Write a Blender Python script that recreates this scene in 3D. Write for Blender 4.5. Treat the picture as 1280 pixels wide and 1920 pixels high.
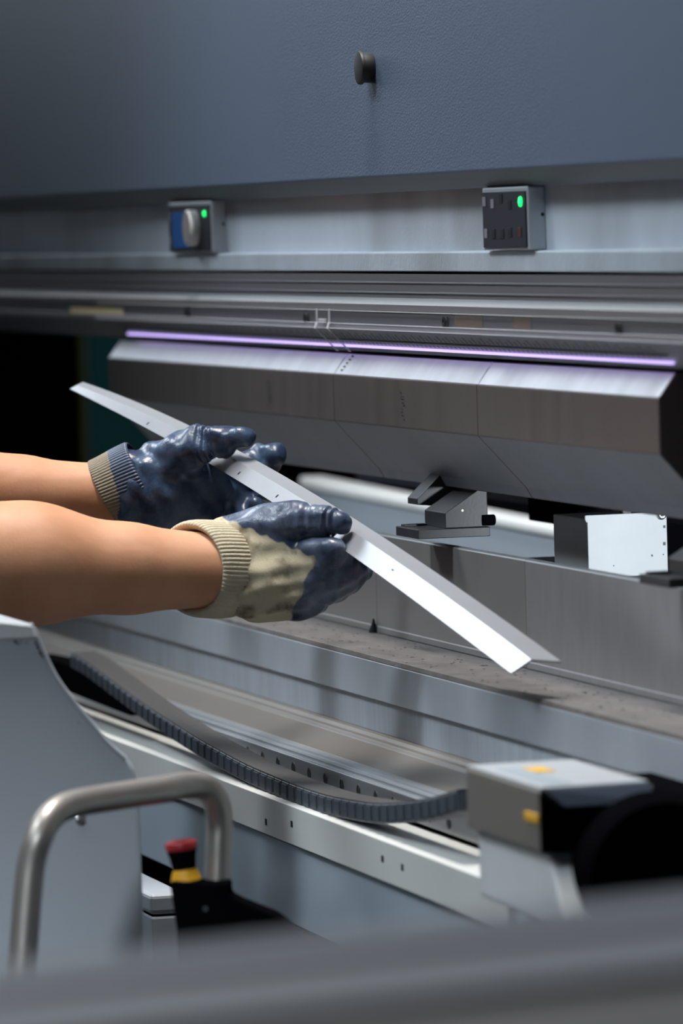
import bpy, bmesh, math, random
import numpy as np
from mathutils import Vector, Matrix

for o in list(bpy.data.objects):
    bpy.data.objects.remove(o)
SC = bpy.context.scene
COL = SC.collection
PI = math.pi

# ---------------------------------------------------------------- camera
# World: X runs along the press (recedes to -X in view), Y into the machine, Z up, floor at 0.
FPX = 10600.0                                   # focal length in pixels of the 1280x1920 frame
_VL = np.array([-2793.0, 463.0, -FPX])
_X = -_VL / np.linalg.norm(_VL)
_U = np.array([-0.03, 1.0, 0.0]); _U[2] = (_U[0] * _VL[0] + _U[1] * _VL[1]) / FPX
_Z = _U / np.linalg.norm(_U)
_Y = np.cross(_Z, _X)
RW = np.array([_X, _Y, _Z])                     # camera -> world rotation
CW = np.array([0.0, 0.0, 1.40])
cd = bpy.data.cameras.new('camera'); cam = bpy.data.objects.new('camera', cd); COL.objects.link(cam)
M = Matrix([list(RW[i]) + [CW[i]] for i in range(3)] + [[0, 0, 0, 1]])
cam.matrix_world = M
cd.sensor_fit = 'VERTICAL'; cd.sensor_height = 36.0; cd.lens = FPX / 1920 * 36.0
cd.clip_start = 0.05; cd.clip_end = 100
cd.dof.use_dof = True; cd.dof.focus_distance = 4.55; cd.dof.aperture_fstop = 7.6
SC.camera = cam

# ---------------------------------------------------------------- world, lights, exposure
SC.view_settings.view_transform = 'Standard'; SC.view_settings.look = 'None'
SC.view_settings.exposure = 0.32; SC.view_settings.gamma = 1.0; SC.view_settings.use_curve_mapping = False
SC.cycles.use_denoising = True
SC.cycles.sample_clamp_indirect = 4.0
w = bpy.data.worlds.new('hall'); SC.world = w; w.use_nodes = True
w.node_tree.nodes['Background'].inputs[0].default_value = (0.55, 0.75, 1.0, 1)
w.node_tree.nodes['Background'].inputs[1].default_value = 0.010

def aim(o, target):
    o.rotation_euler = (Vector(target) - o.location).to_track_quat('-Z', 'Y').to_euler()

def area(name, loc, target, sx, sy, power, col, spread=PI):
    l = bpy.data.lights.new(name, 'AREA'); l.shape = 'RECTANGLE'; l.size = sx; l.size_y = sy
    l.energy = power; l.color = col; l.spread = spread
    o = bpy.data.objects.new(name, l); COL.objects.link(o); o.location = loc; aim(o, target); return o

def spot(name, loc, target, power, col, ang, blend, rad):
    l = bpy.data.lights.new(name, 'SPOT'); l.energy = power; l.color = col
    l.spot_size = ang; l.spot_blend = blend; l.shadow_soft_size = rad
    o = bpy.data.objects.new(name, l); COL.objects.link(o); o.location = loc; aim(o, target); return o

area('strip_highlight_area', (-6.7, -0.4, 3.6), (-4.05, 1.13, 1.05), 1.3, 0.9, 3.2, (0.84, 0.92, 1.0), math.radians(36))  # unseen light added to whiten the near flange of the strip
area('hall_strip_lamp_over', (-4.35, 0.98, 4.0), (-4.35, 0.98, 1.0), 1.6, 0.3, 42, (1.0, 0.96, 0.92), math.radians(110))
spot('key_spot', (-4.2, -0.8, 3.6), (-4.30, 1.13, 1.16), 1900, (0.82, 0.91, 1.0), math.radians(15.5), 1.0, 1.0)  # unseen key light from front above; narrow cone chosen for darker edges
spot('housing_fill_spot', (0.2, -1.3, 2.5), (-3.95, 0.73, 0.80), 480, (0.84, 0.92, 1.0), math.radians(8), 1.0, 0.2)  # unseen fill added for the housing and handle
area('reflection_area', (-12.5, 0.6, 3.2), (-4, 0.9, 1.9), 4.5, 2.2, 50, (0.78, 0.88, 1.0))  # unseen area light added for reflections on the steel; no window is built
spot('carriage_fill_spot', (-3.3, -1.7, 2.7), (-3.50, 1.0, 0.90), 115, (0.95, 0.95, 0.95), math.radians(7.5), 1.0, 0.2)  # unseen fill added for the carriage front
spot('gauge_box_fill_spot', (-1.6, 1.72, 1.20), (-4.25, 1.362, 1.145), 230, (0.86, 0.93, 1.0), math.radians(4.8), 0.5, 0.05)  # unseen spot added to brighten the end of the white gauge box
area('shelf_fill_area', (-5.7, 1.42, 1.285), (-5.7, 1.64, 1.02), 1.3, 0.04, 2.6, (0.86, 0.93, 1.0))  # hidden area light added behind the punches to lift the rear shelf
area('cabinet_fill_area', (-6.0, 3.6, 2.6), (-8.6, 1.9, 1.0), 0.8, 0.8, 3, (0.9, 0.95, 1.0))  # unseen light added for the otherwise dark teal cabinet

# ---------------------------------------------------------------- photo-measured positions
def ray(px, py):
    return RW @ np.array([(px - 640) / FPX, (960 - py) / FPX, -1.0])
def at_d(px, py, d): return CW + ray(px, py) * d              # at a depth
def at_y(px, py, y): r = ray(px, py); return CW + r * (y / r[1])   # on a plane parallel to the press
def at_x(px, py, x): r = ray(px, py); return CW + r * (x / r[0])   # on a plane across the press
def zc(py, y): return at_y(640, py, y)[2]                      # height of a long horizontal edge

# ---------------------------------------------------------------- materials
MATS = {}
def mat(name, col, metal=0.0, rough=0.5, var=0.0, vscale=8.0, stretch=(1, 1, 1), bump=0.0, bscale=400.0, spec=0.5,
        emit=None, estr=0.0, alpha=1.0, dark=None, dscale=3.0, rvar=0.0, coat=0.0):
    if name in MATS: return MATS[name]
    m = bpy.data.materials.new(name); m.use_nodes = True; MATS[name] = m
    nt = m.node_tree; b = nt.nodes['Principled BSDF']; N = nt.nodes.new; L = nt.links.new
    b.inputs['Base Color'].default_value = (*col, 1); b.inputs['Metallic'].default_value = metal
    b.inputs['Roughness'].default_value = rough; b.inputs['Specular IOR Level'].default_value = spec
    b.inputs['Coat Weight'].default_value = coat
    if emit: b.inputs['Emission Color'].default_value = (*emit, 1); b.inputs['Emission Strength'].default_value = estr
    if alpha < 1: b.inputs['Alpha'].default_value = alpha
    tc = N('ShaderNodeTexCoord'); mp = N('ShaderNodeMapping'); mp.inputs['Scale'].default_value = stretch
    L(tc.outputs['Object'], mp.inputs['Vector'])
    if var > 0:
        n = N('ShaderNodeTexNoise'); n.inputs['Scale'].default_value = vscale; n.inputs['Detail'].default_value = 6
        n.inputs['Roughness'].default_value = 0.65
        L(mp.outputs[0], n.inputs['Vector'])
        r = N('ShaderNodeMapRange'); r.inputs[1].default_value = 0.25; r.inputs[2].default_value = 0.75
        r.inputs[3].default_value = 1 - var; r.inputs[4].default_value = 1 + var
        L(n.outputs['Fac'], r.inputs[0])
        mx = N('ShaderNodeVectorMath'); mx.operation = 'SCALE'; mx.inputs[0].default_value = col
        L(r.outputs[0], mx.inputs['Scale'])
        last = mx.outputs[0]
        if dark:
            n2 = N('ShaderNodeTexNoise'); n2.inputs['Scale'].default_value = dscale; n2.inputs['Detail'].default_value = 4
            L(mp.outputs[0], n2.inputs['Vector'])
            r2 = N('ShaderNodeMapRange'); r2.inputs[1].default_value = 0.5; r2.inputs[2].default_value = 0.75
            L(n2.outputs['Fac'], r2.inputs[0])
            m2 = N('ShaderNodeMix'); m2.data_type = 'RGBA'; m2.inputs['B'].default_value = (*dark, 1)
            L(r2.outputs[0], m2.inputs['Factor']); L(last, m2.inputs['A']); last = m2.outputs['Result']
        L(last, b.inputs['Base Color'])
        if rvar > 0:
            r3 = N('ShaderNodeMapRange'); r3.inputs[1].default_value = 0.3; r3.inputs[2].default_value = 0.7
            r3.inputs[3].default_value = rough - rvar; r3.inputs[4].default_value = rough + rvar
            L(n.outputs['Fac'], r3.inputs[0]); L(r3.outputs[0], b.inputs['Roughness'])
    if bump > 0:
        nb = N('ShaderNodeTexNoise'); nb.inputs['Scale'].default_value = bscale; nb.inputs['Detail'].default_value = 3
        L(mp.outputs[0], nb.inputs['Vector'])
        bp = N('ShaderNodeBump'); bp.inputs['Strength'].default_value = bump; bp.inputs['Distance'].default_value = 0.002
        L(nb.outputs['Fac'], bp.inputs['Height']); L(bp.outputs[0], b.inputs['Normal'])
    return m

panel_paint = mat('panel_paint', (0.083, 0.118, 0.177), 0, 0.45, 0.05, 3, (1, 1, 1), 0.2, 520)
panel_edge = mat('panel_edge', (0.10, 0.125, 0.15), 0, 0.5, 0.05, 3)
beam_paint = mat('beam_paint', (0.60, 0.67, 0.75), 0.0, 0.42, 0.08, 7, (1, 1, .5), 0.15, 420, dark=(0.33, 0.36, 0.38), dscale=4)
lip_paint = mat('lip_paint', (0.48, 0.54, 0.59), 0.0, 0.45, 0.12, 16, (1, 1, .25), 0.4, 620, dark=(0.30, 0.32, 0.33), dscale=6)
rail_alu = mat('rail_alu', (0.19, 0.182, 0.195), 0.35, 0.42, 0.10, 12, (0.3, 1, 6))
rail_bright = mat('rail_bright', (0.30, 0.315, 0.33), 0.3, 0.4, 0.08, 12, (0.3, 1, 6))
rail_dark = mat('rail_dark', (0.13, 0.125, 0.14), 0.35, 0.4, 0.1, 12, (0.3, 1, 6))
ruler_mat = mat('ruler_mat', (0.13, 0.16, 0.20), 0.3, 0.35, 0.12, 10, (0.4, 1, 2))
ink = mat('ink', (0.012, 0.014, 0.018), 0, 0.6, spec=0.2)
clear_pl = mat('clear_plastic', (0.40, 0.42, 0.46), 0.0, 0.22, alpha=0.045)
clear_edge = mat('clear_edge', (0.75, 0.76, 0.78), 0.0, 0.25, alpha=0.5)
led_violet = mat('led_violet', (0.7, 0.6, 1.0), 0, 0.4, emit=(0.60, 0.46, 1.0), estr=1.2)
led_green = mat('led_green', (0.1, 0.9, 0.3), 0, 0.4, emit=(0.0, 0.95, 0.16), estr=1.6)
yellow_lab = mat('yellow_label', (0.85, 0.70, 0.38), 0, 0.5)
amber_glint = mat('amber_reflection', (0.42, 0.22, 0.05), 0, 0.5, alpha=0.18)  # tint standing in for yellow reflections in the clear cover
punch_steel = mat('punch_steel', (0.125, 0.105, 0.095), 0.2, 0.42, 0.10, 40, (1, 1, .12), 0.06, 900, rvar=0.05)
punch_ground = mat('punch_ground', (0.58, 0.58, 0.60), 0.6, 0.38, 0.16, 9, (3, 1, 1), 0.04, 500, rvar=0.06)
punch_bevel = mat('punch_bevel', (0.27, 0.31, 0.36), 0.2, 0.42, 0.10, 14, (2, 1, 1), 0.05, 700)  # bevel steel coloured lighter in place of bounced light
die_steel = mat('die_steel', (0.225, 0.21, 0.20), 0.2, 0.42, 0.10, 60, (1, 1, .5), 0.06, 900, rvar=0.05)
die_steel_light = mat('die_steel_light', (0.26, 0.25, 0.25), 0.2, 0.42, 0.10, 50, (1, 1, .3), 0.06, 900)
ledge_steel = mat('ledge_steel', (0.150, 0.138, 0.135), 0.3, 0.45, 0.35, 60, (.6, 1, 1), 0.15, 260, dark=(0.12, 0.11, 0.105), dscale=30)
bed_steel = mat('bed_steel', (0.48, 0.53, 0.58), 0.3, 0.36, 0.14, 9, (1, 1, .6), 0.05, 500, dark=(0.25, 0.27, 0.29), dscale=3, rvar=0.06)
bed_steel_low = mat('bed_steel_low', (0.48, 0.53, 0.58), 0.25, 0.42, 0.20, 30, (2.2, 1, .12), 0.05, 500, rvar=0.06)
polished = mat('polished_steel', (0.125, 0.110, 0.093), 0.4, 0.40, 0.12, 6, (.4, 1, 2))
guide_steel = mat('guide_steel', (0.36, 0.38, 0.40), 0.75, 0.33, 0.12, 10, (.3, 1, 4))
dark_steel = mat('dark_steel', (0.020, 0.022, 0.026), 0.0, 0.45, 0.25, 30, (1, 1, 1), 0.05, 400)
black_mat = mat('black_paint_and_void', (0.003, 0.003, 0.004), 0, 1.0, spec=0.0)  # flat black, also used where only unlit dark shows
black_rub = mat('black_rubber', (0.008, 0.008, 0.009), 0, 0.55)
chain_mat = mat('chain_plastic', (0.046, 0.056, 0.072), 0, 0.5, 0.25, 120, (1, 1, 1), 0.1, 600)
chain_top = mat('chain_dust', (0.036, 0.034, 0.034), 0, 0.75, 0.35, 160, (1, 1, 1), 0.3, 700)
white_paint = mat('white_paint', (0.60, 0.635, 0.65), 0, 0.4, 0.06, 12, (1, 1, 1), 0.03, 300, dark=(0.50, 0.52, 0.52), dscale=9)
white_sheet = mat('white_sheet', (0.54, 0.55, 0.53), 0.0, 0.38, 0.05, 6)
grey_sheet = mat('grey_sheet', (0.30, 0.36, 0.41), 0.0, 0.40, 0.06, 4)
housing_paint = mat('housing_paint', (0.43, 0.475, 0.52), 0, 0.42, 0.04, 5, (1, 1, 1), 0.02, 300)
grey_box = mat('grey_box', (0.37, 0.41, 0.455), 0, 0.45, 0.04, 8)
stainless = mat('stainless_tube', (0.36, 0.335, 0.31), 0.7, 0.40, 0.06, 60, (1, 1, 1))
screw_steel = mat('screw_steel', (0.55, 0.57, 0.60), 0.95, 0.25)
red_pl = mat('red_plastic', (0.36, 0.02, 0.025), 0, 0.42)
yellow_pl = mat('yellow_plastic', (0.72, 0.36, 0.01), 0, 0.5)
yellow_tag = mat('yellow_tag', (0.68, 0.38, 0.02), 0, 0.5)
taupe = mat('taupe_steel', (0.21, 0.195, 0.175), 0.35, 0.45, 0.05, 20)
follower_top = mat('follower_top', (0.42, 0.45, 0.48), 0.2, 0.4, 0.05, 10)
bevel_blue = mat('bevel_blue', (0.14, 0.18, 0.25), 0.3, 0.4)
navy_paint = mat('navy_paint', (0.012, 0.024, 0.05), 0, 0.45)
strip_steel = mat('galvanised_sheet', (0.31, 0.325, 0.35), 0.35, 0.38, 0.05, 20, (1, 1, 1), 0.02, 500)
box_steel = mat('box_alu', (0.58, 0.62, 0.66), 0.3, 0.35, 0.06, 20)
box_face = mat('box_face', (0.03, 0.032, 0.04), 0.0, 0.5, spec=0.15)
screen_blue = mat('screen_blue', (0.006, 0.10, 0.34), 0, 0.5, spec=0.15)
knob_grey = mat('knob_grey', (0.66, 0.67, 0.68), 0.0, 0.4)
knob_face = mat('knob_face', (0.24, 0.22, 0.21), 0.0, 0.4)
mark_light = mat('mark_light', (0.22, 0.21, 0.24), 0, 0.5)
mark_red = mat('mark_red', (0.07, 0.008, 0.008), 0, 0.5)
table_paint = mat('table_paint', (0.25, 0.315, 0.40), 0, 0.45, 0.05, 3)
table_dark = mat('table_groove', (0.10, 0.11, 0.13), 0, 0.5)
shelf_paint = mat('shelf_paint', (0.25, 0.29, 0.33), 0, 0.5, 0.04, 4)
shelf_edge = mat('shelf_edge', (0.62, 0.63, 0.62), 0, 0.4)
teal_paint = mat('teal_paint', (0.02, 0.19, 0.21), 0, 0.55, 0.25, 5)
post_paint = mat('post_paint', (0.10, 0.11, 0.006), 0, 0.55)
concrete = mat('concrete', (0.11, 0.115, 0.12), 0, 0.6, 0.2, 2, (1, 1, 1), 0.1, 40)
wall_mat = mat('wall_plaster', (0.12, 0.13, 0.14), 0, 0.8, 0.08, 1)
shirt_mat = mat('shirt_cotton', (0.02, 0.022, 0.028), 0, 0.85, 0.1, 40)
trouser_mat = mat('trouser_cotton', (0.018, 0.02, 0.03), 0, 0.85, 0.1, 40)
hair_mat = mat('hair', (0.02, 0.013, 0.009), 0, 0.5)
shoe_mat = mat('shoe_leather', (0.01, 0.01, 0.01), 0, 0.4)

def skin_material():
    m = bpy.data.materials.new('skin'); m.use_nodes = True
    nt = m.node_tree; b = nt.nodes['Principled BSDF']; N = nt.nodes.new; L = nt.links.new
    tc = N('ShaderNodeTexCoord'); n = N('ShaderNodeTexNoise'); n.inputs['Scale'].default_value = 22; n.inputs['Detail'].default_value = 5
    L(tc.outputs['Object'], n.inputs['Vector'])
    r = N('ShaderNodeValToRGB'); r.color_ramp.elements[0].position = 0.3; r.color_ramp.elements[1].position = 0.75
    r.color_ramp.elements[0].color = (0.50, 0.23, 0.115, 1); r.color_ramp.elements[1].color = (0.62, 0.32, 0.185, 1)
    L(n.outputs['Fac'], r.inputs[0]); L(r.outputs[0], b.inputs['Base Color'])
    b.inputs['Roughness'].default_value = 0.6; b.inputs['Subsurface Weight'].default_value = 0.12
    b.inputs['Subsurface Radius'].default_value = (0.012, 0.004, 0.002); b.inputs['Subsurface Scale'].default_value = 1.0
    nb = N('ShaderNodeTexNoise'); nb.inputs['Scale'].default_value = 420; L(tc.outputs['Object'], nb.inputs['Vector'])
    bp = N('ShaderNodeBump'); bp.inputs['Strength'].default_value = 0.12; bp.inputs['Distance'].default_value = 0.001
    L(nb.outputs['Fac'], bp.inputs['Height']); L(bp.outputs[0], b.inputs['Normal'])
    return m
skin = skin_material()

def glove_material(name, knit, worn=(0.085, 0.135, 0.22), pos=0.42):
    """nitrile dip over a knit liner; the 'dip' attribute is the distance past the dip line"""
    m = bpy.data.materials.new(name); m.use_nodes = True
    nt = m.node_tree; b = nt.nodes['Principled BSDF']; N = nt.nodes.new; L = nt.links.new
    tc = N('ShaderNodeTexCoord')
    at = N('ShaderNodeAttribute'); at.attribute_name = 'dip'
    n = N('ShaderNodeTexNoise'); n.inputs['Scale'].default_value = 160; n.inputs['Detail'].default_value = 3
    L(tc.outputs['Object'], n.inputs['Vector'])
    a1 = N('ShaderNodeMath'); a1.operation = 'MULTIPLY_ADD'; a1.inputs[1].default_value = 0.003; a1.inputs[2].default_value = -0.0015
    L(n.outputs['Fac'], a1.inputs[0])
    a2 = N('ShaderNodeMath'); a2.operation = 'ADD'; L(at.outputs['Fac'], a2.inputs[0]); L(a1.outputs[0], a2.inputs[1])
    mr = N('ShaderNodeMapRange'); mr.inputs[1].default_value = -0.0008; mr.inputs[2].default_value = 0.0008
    L(a2.outputs[0], mr.inputs[0])
    # nitrile colour with worn, dusty patches
    n2 = N('ShaderNodeTexNoise'); n2.inputs['Scale'].default_value = 30; n2.inputs['Detail'].default_value = 8; n2.inputs['Roughness'].default_value = 0.7
    L(tc.outputs['Object'], n2.inputs['Vector'])
    cr = N('ShaderNodeValToRGB'); cr.color_ramp.elements[0].position = pos; cr.color_ramp.elements[1].position = 0.72
    cr.color_ramp.elements[0].color = (0.012, 0.025, 0.060, 1); cr.color_ramp.elements[1].color = (*worn, 1)
    L(n2.outputs['Fac'], cr.inputs[0])
    # knit colour with grime
    n3 = N('ShaderNodeTexNoise'); n3.inputs['Scale'].default_value = 55; n3.inputs['Detail'].default_value = 6
    L(tc.outputs['Object'], n3.inputs['Vector'])
    kr = N('ShaderNodeValToRGB'); kr.color_ramp.elements[0].position = 0.30; kr.color_ramp.elements[1].position = 0.50
    kr.color_ramp.elements[0].color = (knit[0] * .30, knit[1] * .27, knit[2] * .25, 1); kr.color_ramp.elements[1].color = (*knit, 1)
    L(n3.outputs['Fac'], kr.inputs[0])
    mx = N('ShaderNodeMix'); mx.data_type = 'RGBA'
    L(mr.outputs[0], mx.inputs['Factor']); L(kr.outputs[0], mx.inputs['A']); L(cr.outputs[0], mx.inputs['B'])
    L(mx.outputs['Result'], b.inputs['Base Color'])
    rr = N('ShaderNodeMapRange'); rr.inputs[3].default_value = 0.9; rr.inputs[4].default_value = 0.33
    L(mr.outputs[0], rr.inputs[0]); L(rr.outputs[0], b.inputs['Roughness'])
    nb = N('ShaderNodeTexNoise'); nb.inputs['Scale'].default_value = 500; L(tc.outputs['Object'], nb.inputs['Vector'])
    bp = N('ShaderNodeBump'); bp.inputs['Strength'].default_value = 0.25; bp.inputs['Distance'].default_value = 0.001
    L(nb.outputs['Fac'], bp.inputs['Height']); L(bp.outputs[0], b.inputs['Normal'])
    return m
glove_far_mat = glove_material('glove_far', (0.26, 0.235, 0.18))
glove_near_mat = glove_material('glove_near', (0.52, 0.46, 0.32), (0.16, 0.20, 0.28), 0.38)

# ---------------------------------------------------------------- mesh helpers
def world_loc(o):
    v = Vector((0, 0, 0))
    while o is not None:
        v += o.location; o = o.parent
    return v

def tag(o, label=None, cat=None, group=None, kind=None):
    if label: o['label'] = label
    if cat: o['category'] = cat
    if group: o['group'] = group
    if kind: o['kind'] = kind
    return o

def thing(name, loc, label, cat, group=None):
    o = bpy.data.objects.new(name, None); COL.objects.link(o); o.location = Vector(loc)
    o.empty_display_size = 0.05
    return tag(o, label, cat, group)

def link(name, me, m, parent=None, mats=None):
    o = bpy.data.objects.new(name, me); COL.objects.link(o)
    for q in (mats or [m]): me.materials.append(q)
    if parent is not None: o.parent = parent
    return o

def finish(bm, name, m, parent, smooth, bevel, seg, mats=None, sharp=35):
    bmesh.ops.remove_doubles(bm, verts=bm.verts, dist=1e-6)
    bmesh.ops.recalc_face_normals(bm, faces=bm.faces)
    if bevel > 0:
        ed = [e for e in bm.edges if len(e.link_faces) == 2 and e.calc_face_angle(0) > math.radians(20)]
        bmesh.ops.bevel(bm, geom=ed, offset=bevel, segments=seg, affect='EDGES', profile=0.5, clamp_overlap=True)
    if parent is None:
        xs = [v.co for v in bm.verts]
        org = Vector(((min(c.x for c in xs) + max(c.x for c in xs)) / 2, (min(c.y for c in xs) + max(c.y for c in xs)) / 2, min(c.z for c in xs)))
    else:
        org = world_loc(parent)
    bmesh.ops.translate(bm, verts=bm.verts, vec=-org)
    me = bpy.data.meshes.new(name); bm.to_mesh(me); bm.free()
    if smooth:
        me.polygons.foreach_set('use_smooth', [True] * len(me.polygons))
        me.set_sharp_from_angle(angle=math.radians(sharp))
    o = link(name, me, m, parent, mats)
    if parent is None: o.location = org
    return o

def poly(name, V, F, m, parent=None, smooth=False, bevel=0, seg=2, mats=None, fm=None):
    bm = bmesh.new(); vs = [bm.verts.new(Vector(map(float, v))) for v in V]
    for i, f in enumerate(F):
        fc = bm.faces.new([vs[k] for k in f])
        if fm: fc.material_index = fm[i]
    return finish(bm, name, m, parent, smooth, bevel, seg, mats)

def box(name, x0, x1, y0, y1, z0, z1, m, parent=None, bevel=0.001, seg=2):
    V = [(x, y, z) for x in (x0, x1) for y in (y0, y1) for z in (z0, z1)]
    F = [(0, 1, 3, 2), (4, 6, 7, 5), (0, 4, 5, 1), (2, 3, 7, 6), (0, 2, 6, 4), (1, 5, 7, 3)]
    return poly(name, V, F, m, parent, bevel=bevel, seg=seg)

def prism_x(name, prof, x0, x1, m, parent=None, bevel=0.0012, seg=2, mats=None, face_mat=None):
    """profile [(y,z)...] extruded along X; face_mat: material index per side"""
    n = len(prof)
    V = [(x0, y, z) for y, z in prof] + [(x1, y, z) for y, z in prof]
    F = [tuple(range(n)), tuple(range(2 * n - 1, n - 1, -1))]; fm = [0, 0]
    for i in range(n):
        j = (i + 1) % n; F.append((i, i + n, j + n, j)); fm.append(face_mat[i] if face_mat else 0)
    return poly(name, V, F, m, parent, bevel=bevel, seg=seg, mats=mats, fm=fm)

def prism_to(name, outline, vec, m, parent=None, bevel=0.001, seg=2):
    """any planar outline of 3-D points pushed along a vector"""
    n = len(outline); vec = np.array(vec)
    V = [np.array(p) for p in outline] + [np.array(p) + vec for p in outline]
    F = [tuple(range(n)), tuple(range(2 * n - 1, n - 1, -1))]
    for i in range(n):
        j = (i + 1) % n; F.append((i, i + n, j + n, j))
    return poly(name, V, F, m, parent, bevel=bevel, seg=seg)

def lathe(name, c, axis, prof, m, parent=None, n=40, smooth=True, mats=None, mi=None):
    """profile [(along axis, radius)...]"""
    axis = Vector(axis).normalized(); u = axis.orthogonal().normalized(); v = axis.cross(u); c = Vector(map(float, c))
    V = []; F = []; fm = []
    for s, r in prof:
        for k in range(n):
            a = 2 * PI * k / n; V.append(c + axis * s + (u * math.cos(a) + v * math.sin(a)) * r)
    for i in range(len(prof) - 1):
        for k in range(n):
            F.append((i * n + k, i * n + (k + 1) % n, (i + 1) * n + (k + 1) % n, (i + 1) * n + k)); fm.append(mi[i] if mi else 0)
    F.append(tuple(range(n))); fm.append(mi[0] if mi else 0)
    F.append(tuple(range(len(prof) * n - n, len(prof) * n))); fm.append(mi[-1] if mi else 0)
    return poly(name, V, F, m, parent, smooth=smooth, mats=mats, fm=fm)

def catmull(P, per=10):
    P = [np.array(p, float) for p in P]; out = []
    Q = [2 * P[0] - P[1]] + P + [2 * P[-1] - P[-2]]
    for i in range(1, len(Q) - 2):
        for k in range(per):
            t = k / per
            out.append(0.5 * (2 * Q[i] + (Q[i + 1] - Q[i - 1]) * t + (2 * Q[i - 1] - 5 * Q[i] + 4 * Q[i + 1] - Q[i + 2]) * t * t + (3 * Q[i] - Q[i - 1] - 3 * Q[i + 1] + Q[i + 2]) * t ** 3))
    out.append(P[-1]); return out

def tube(name, P, r, m, parent=None, n=28):
    P = [Vector(map(float, p)) for p in P]; V = []; F = []
    t = (P[1] - P[0]).normalized(); u = t.orthogonal().normalized()
    for i, p in enumerate(P):
        t = (P[min(i + 1, len(P) - 1)] - P[max(i - 1, 0)]).normalized()
        u = (u - t * u.dot(t)).normalized(); v = t.cross(u)
        for k in range(n):
            a = 2 * PI * k / n; V.append(p + (u * math.cos(a) + v * math.sin(a)) * r)
    for i in range(len(P) - 1):
        for k in range(n): F.append((i * n + k, i * n + (k + 1) % n, (i + 1) * n + (k + 1) % n, (i + 1) * n + k))
    F += [tuple(range(n)), tuple(range(len(P) * n - n, len(P) * n))]
    return poly(name, V, F, m, parent, smooth=True)

# ---------------------------------------------------------------- the hall
fl = box('floor', -15, 3, -6, 7, -0.1, 0.0, concrete, bevel=0); tag(fl, kind='structure')
wb = box('wall_back', -15, 3, 6.0, 6.2, 0, 5, wall_mat, bevel=0); tag(wb, kind='structure')
wl = box('wall_left', -15.2, -15, -6, 6.2, 0, 5, wall_mat, bevel=0); tag(wl, kind='structure')

# ---------------------------------------------------------------- ram (upper beam)
XL, XR = -8.4, -2.7
Yp, Yb, Yl = 1.208, 1.233, 1.2235
zp = zc(334.7, Yp); zch = zc(364.8, Yp + .016)
zl1 = zc(473, Yl); zl0 = zc(508, Yl)
ram = thing('upper_beam', (-4.6, 1.4, 1.30), 'long grey upper press beam with painted cover, pale band and clamp rail', 'press beam')
prism_x('cover_panel', [(Yp, 2.05), (Yp, zp), (Yp + .016, zch), (Yb + .02, zch), (Yb + .02, 2.05)], XL, XR, panel_paint, ram, .0012,
        mats=[panel_paint, panel_edge], face_mat=[0, 1, 1, 0, 0])
box('beam_face', XL, XR, Yb, 1.50, zl0 - .001, zch + .03, beam_paint, ram, bevel=0)
prism_x('ledge_lip', [(Yl, zl0), (Yl, zl1 - .0012), (Yl + .001, zl1), (Yb + .004, zl1 + .0004), (Yb + .004, zl0)], XL, XR, lip_paint, ram, .0006)
# clamp rail: stepped aluminium extrusion
Yr = 1.2245
def zr(py, dy): return (Yr + dy, zc(py, Yr + dy))
prof = [zr(513, 0), zr(527, 0), zr(528, -.0012), zr(529.5, -.0012), zr(530, 0), zr(545, 0), zr(546, -.0014), zr(547.5, -.0014), zr(548, 0),
        zr(556.5, 0), zr(569, -.011), zr(580, -.011), zr(581, -.009), zr(606, -.009), zr(607, -.012), zr(616, -.012), zr(617, -.009), zr(656, .010),
        (Yr + .16, zc(656, Yr + .010)), (Yr + .16, zc(513, Yr))]
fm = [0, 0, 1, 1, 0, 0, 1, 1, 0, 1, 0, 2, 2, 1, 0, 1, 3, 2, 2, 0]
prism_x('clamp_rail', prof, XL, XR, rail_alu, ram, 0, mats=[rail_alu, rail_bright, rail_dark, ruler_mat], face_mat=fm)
# line printed under the ruler scale, and tick marks
def on_ruler(py):
    f = (py - 617) / (656 - 617); y = Yr - .009 + .019 * f
    return y
xa = at_y(232, 620, Yr)[0]; xb = at_y(1250, 640, Yr)[0]
ya, za = on_ruler(634.5), zc(634.5, on_ruler(634.5)); yb_, zb_ = on_ruler(636.5), zc(636.5, on_ruler(636.5))
n_out = np.array([0, -.89, -.45])
def ruler_strip(name, p0, p1, x0, x1, m, d=.0008):
    y0, z0 = on_ruler(p0), zc(p0, on_ruler(p0)); y1, z1 = on_ruler(p1), zc(p1, on_ruler(p1))
    return prism_to(name, [(x0, y0, z0), (x0, y1, z1), (x1, y1, z1), (x1, y0, z0)], n_out * d, m, ram, bevel=0)
ruler_strip('ruler_line', 634.3, 636.6, xa, xb, ink)
bm = bmesh.new()
for k in range(int((xb - xa) / 0.0125)):
    x = xa + k * 0.0125
    for row, (p0, p1) in enumerate(((626 if k % 2 else 622, 632), (638.5, 642.5))):
        y0, z0 = on_ruler(p0), zc(p0, on_ruler(p0)); y1, z1 = on_ruler(p1), zc(p1, on_ruler(p1))
        q = [Vector((x + dx, y, z)) + Vector(n_out * .0006) for dx, y, z in ((0, y0, z0), (.0028, y0, z0), (.0028, y1, z1), (0, y1, z1))]
        bm.faces.new([bm.verts.new(v) for v in q])
tk = finish(bm, 'ruler_ticks', ink, ram, False, 0, 1); tk['kind'] = 'stuff'
led = ruler_strip('light_strip', 644.9, 647.3, xa, xb, led_violet, .0022); led['label'] = 'thin glowing violet light strip'
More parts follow.
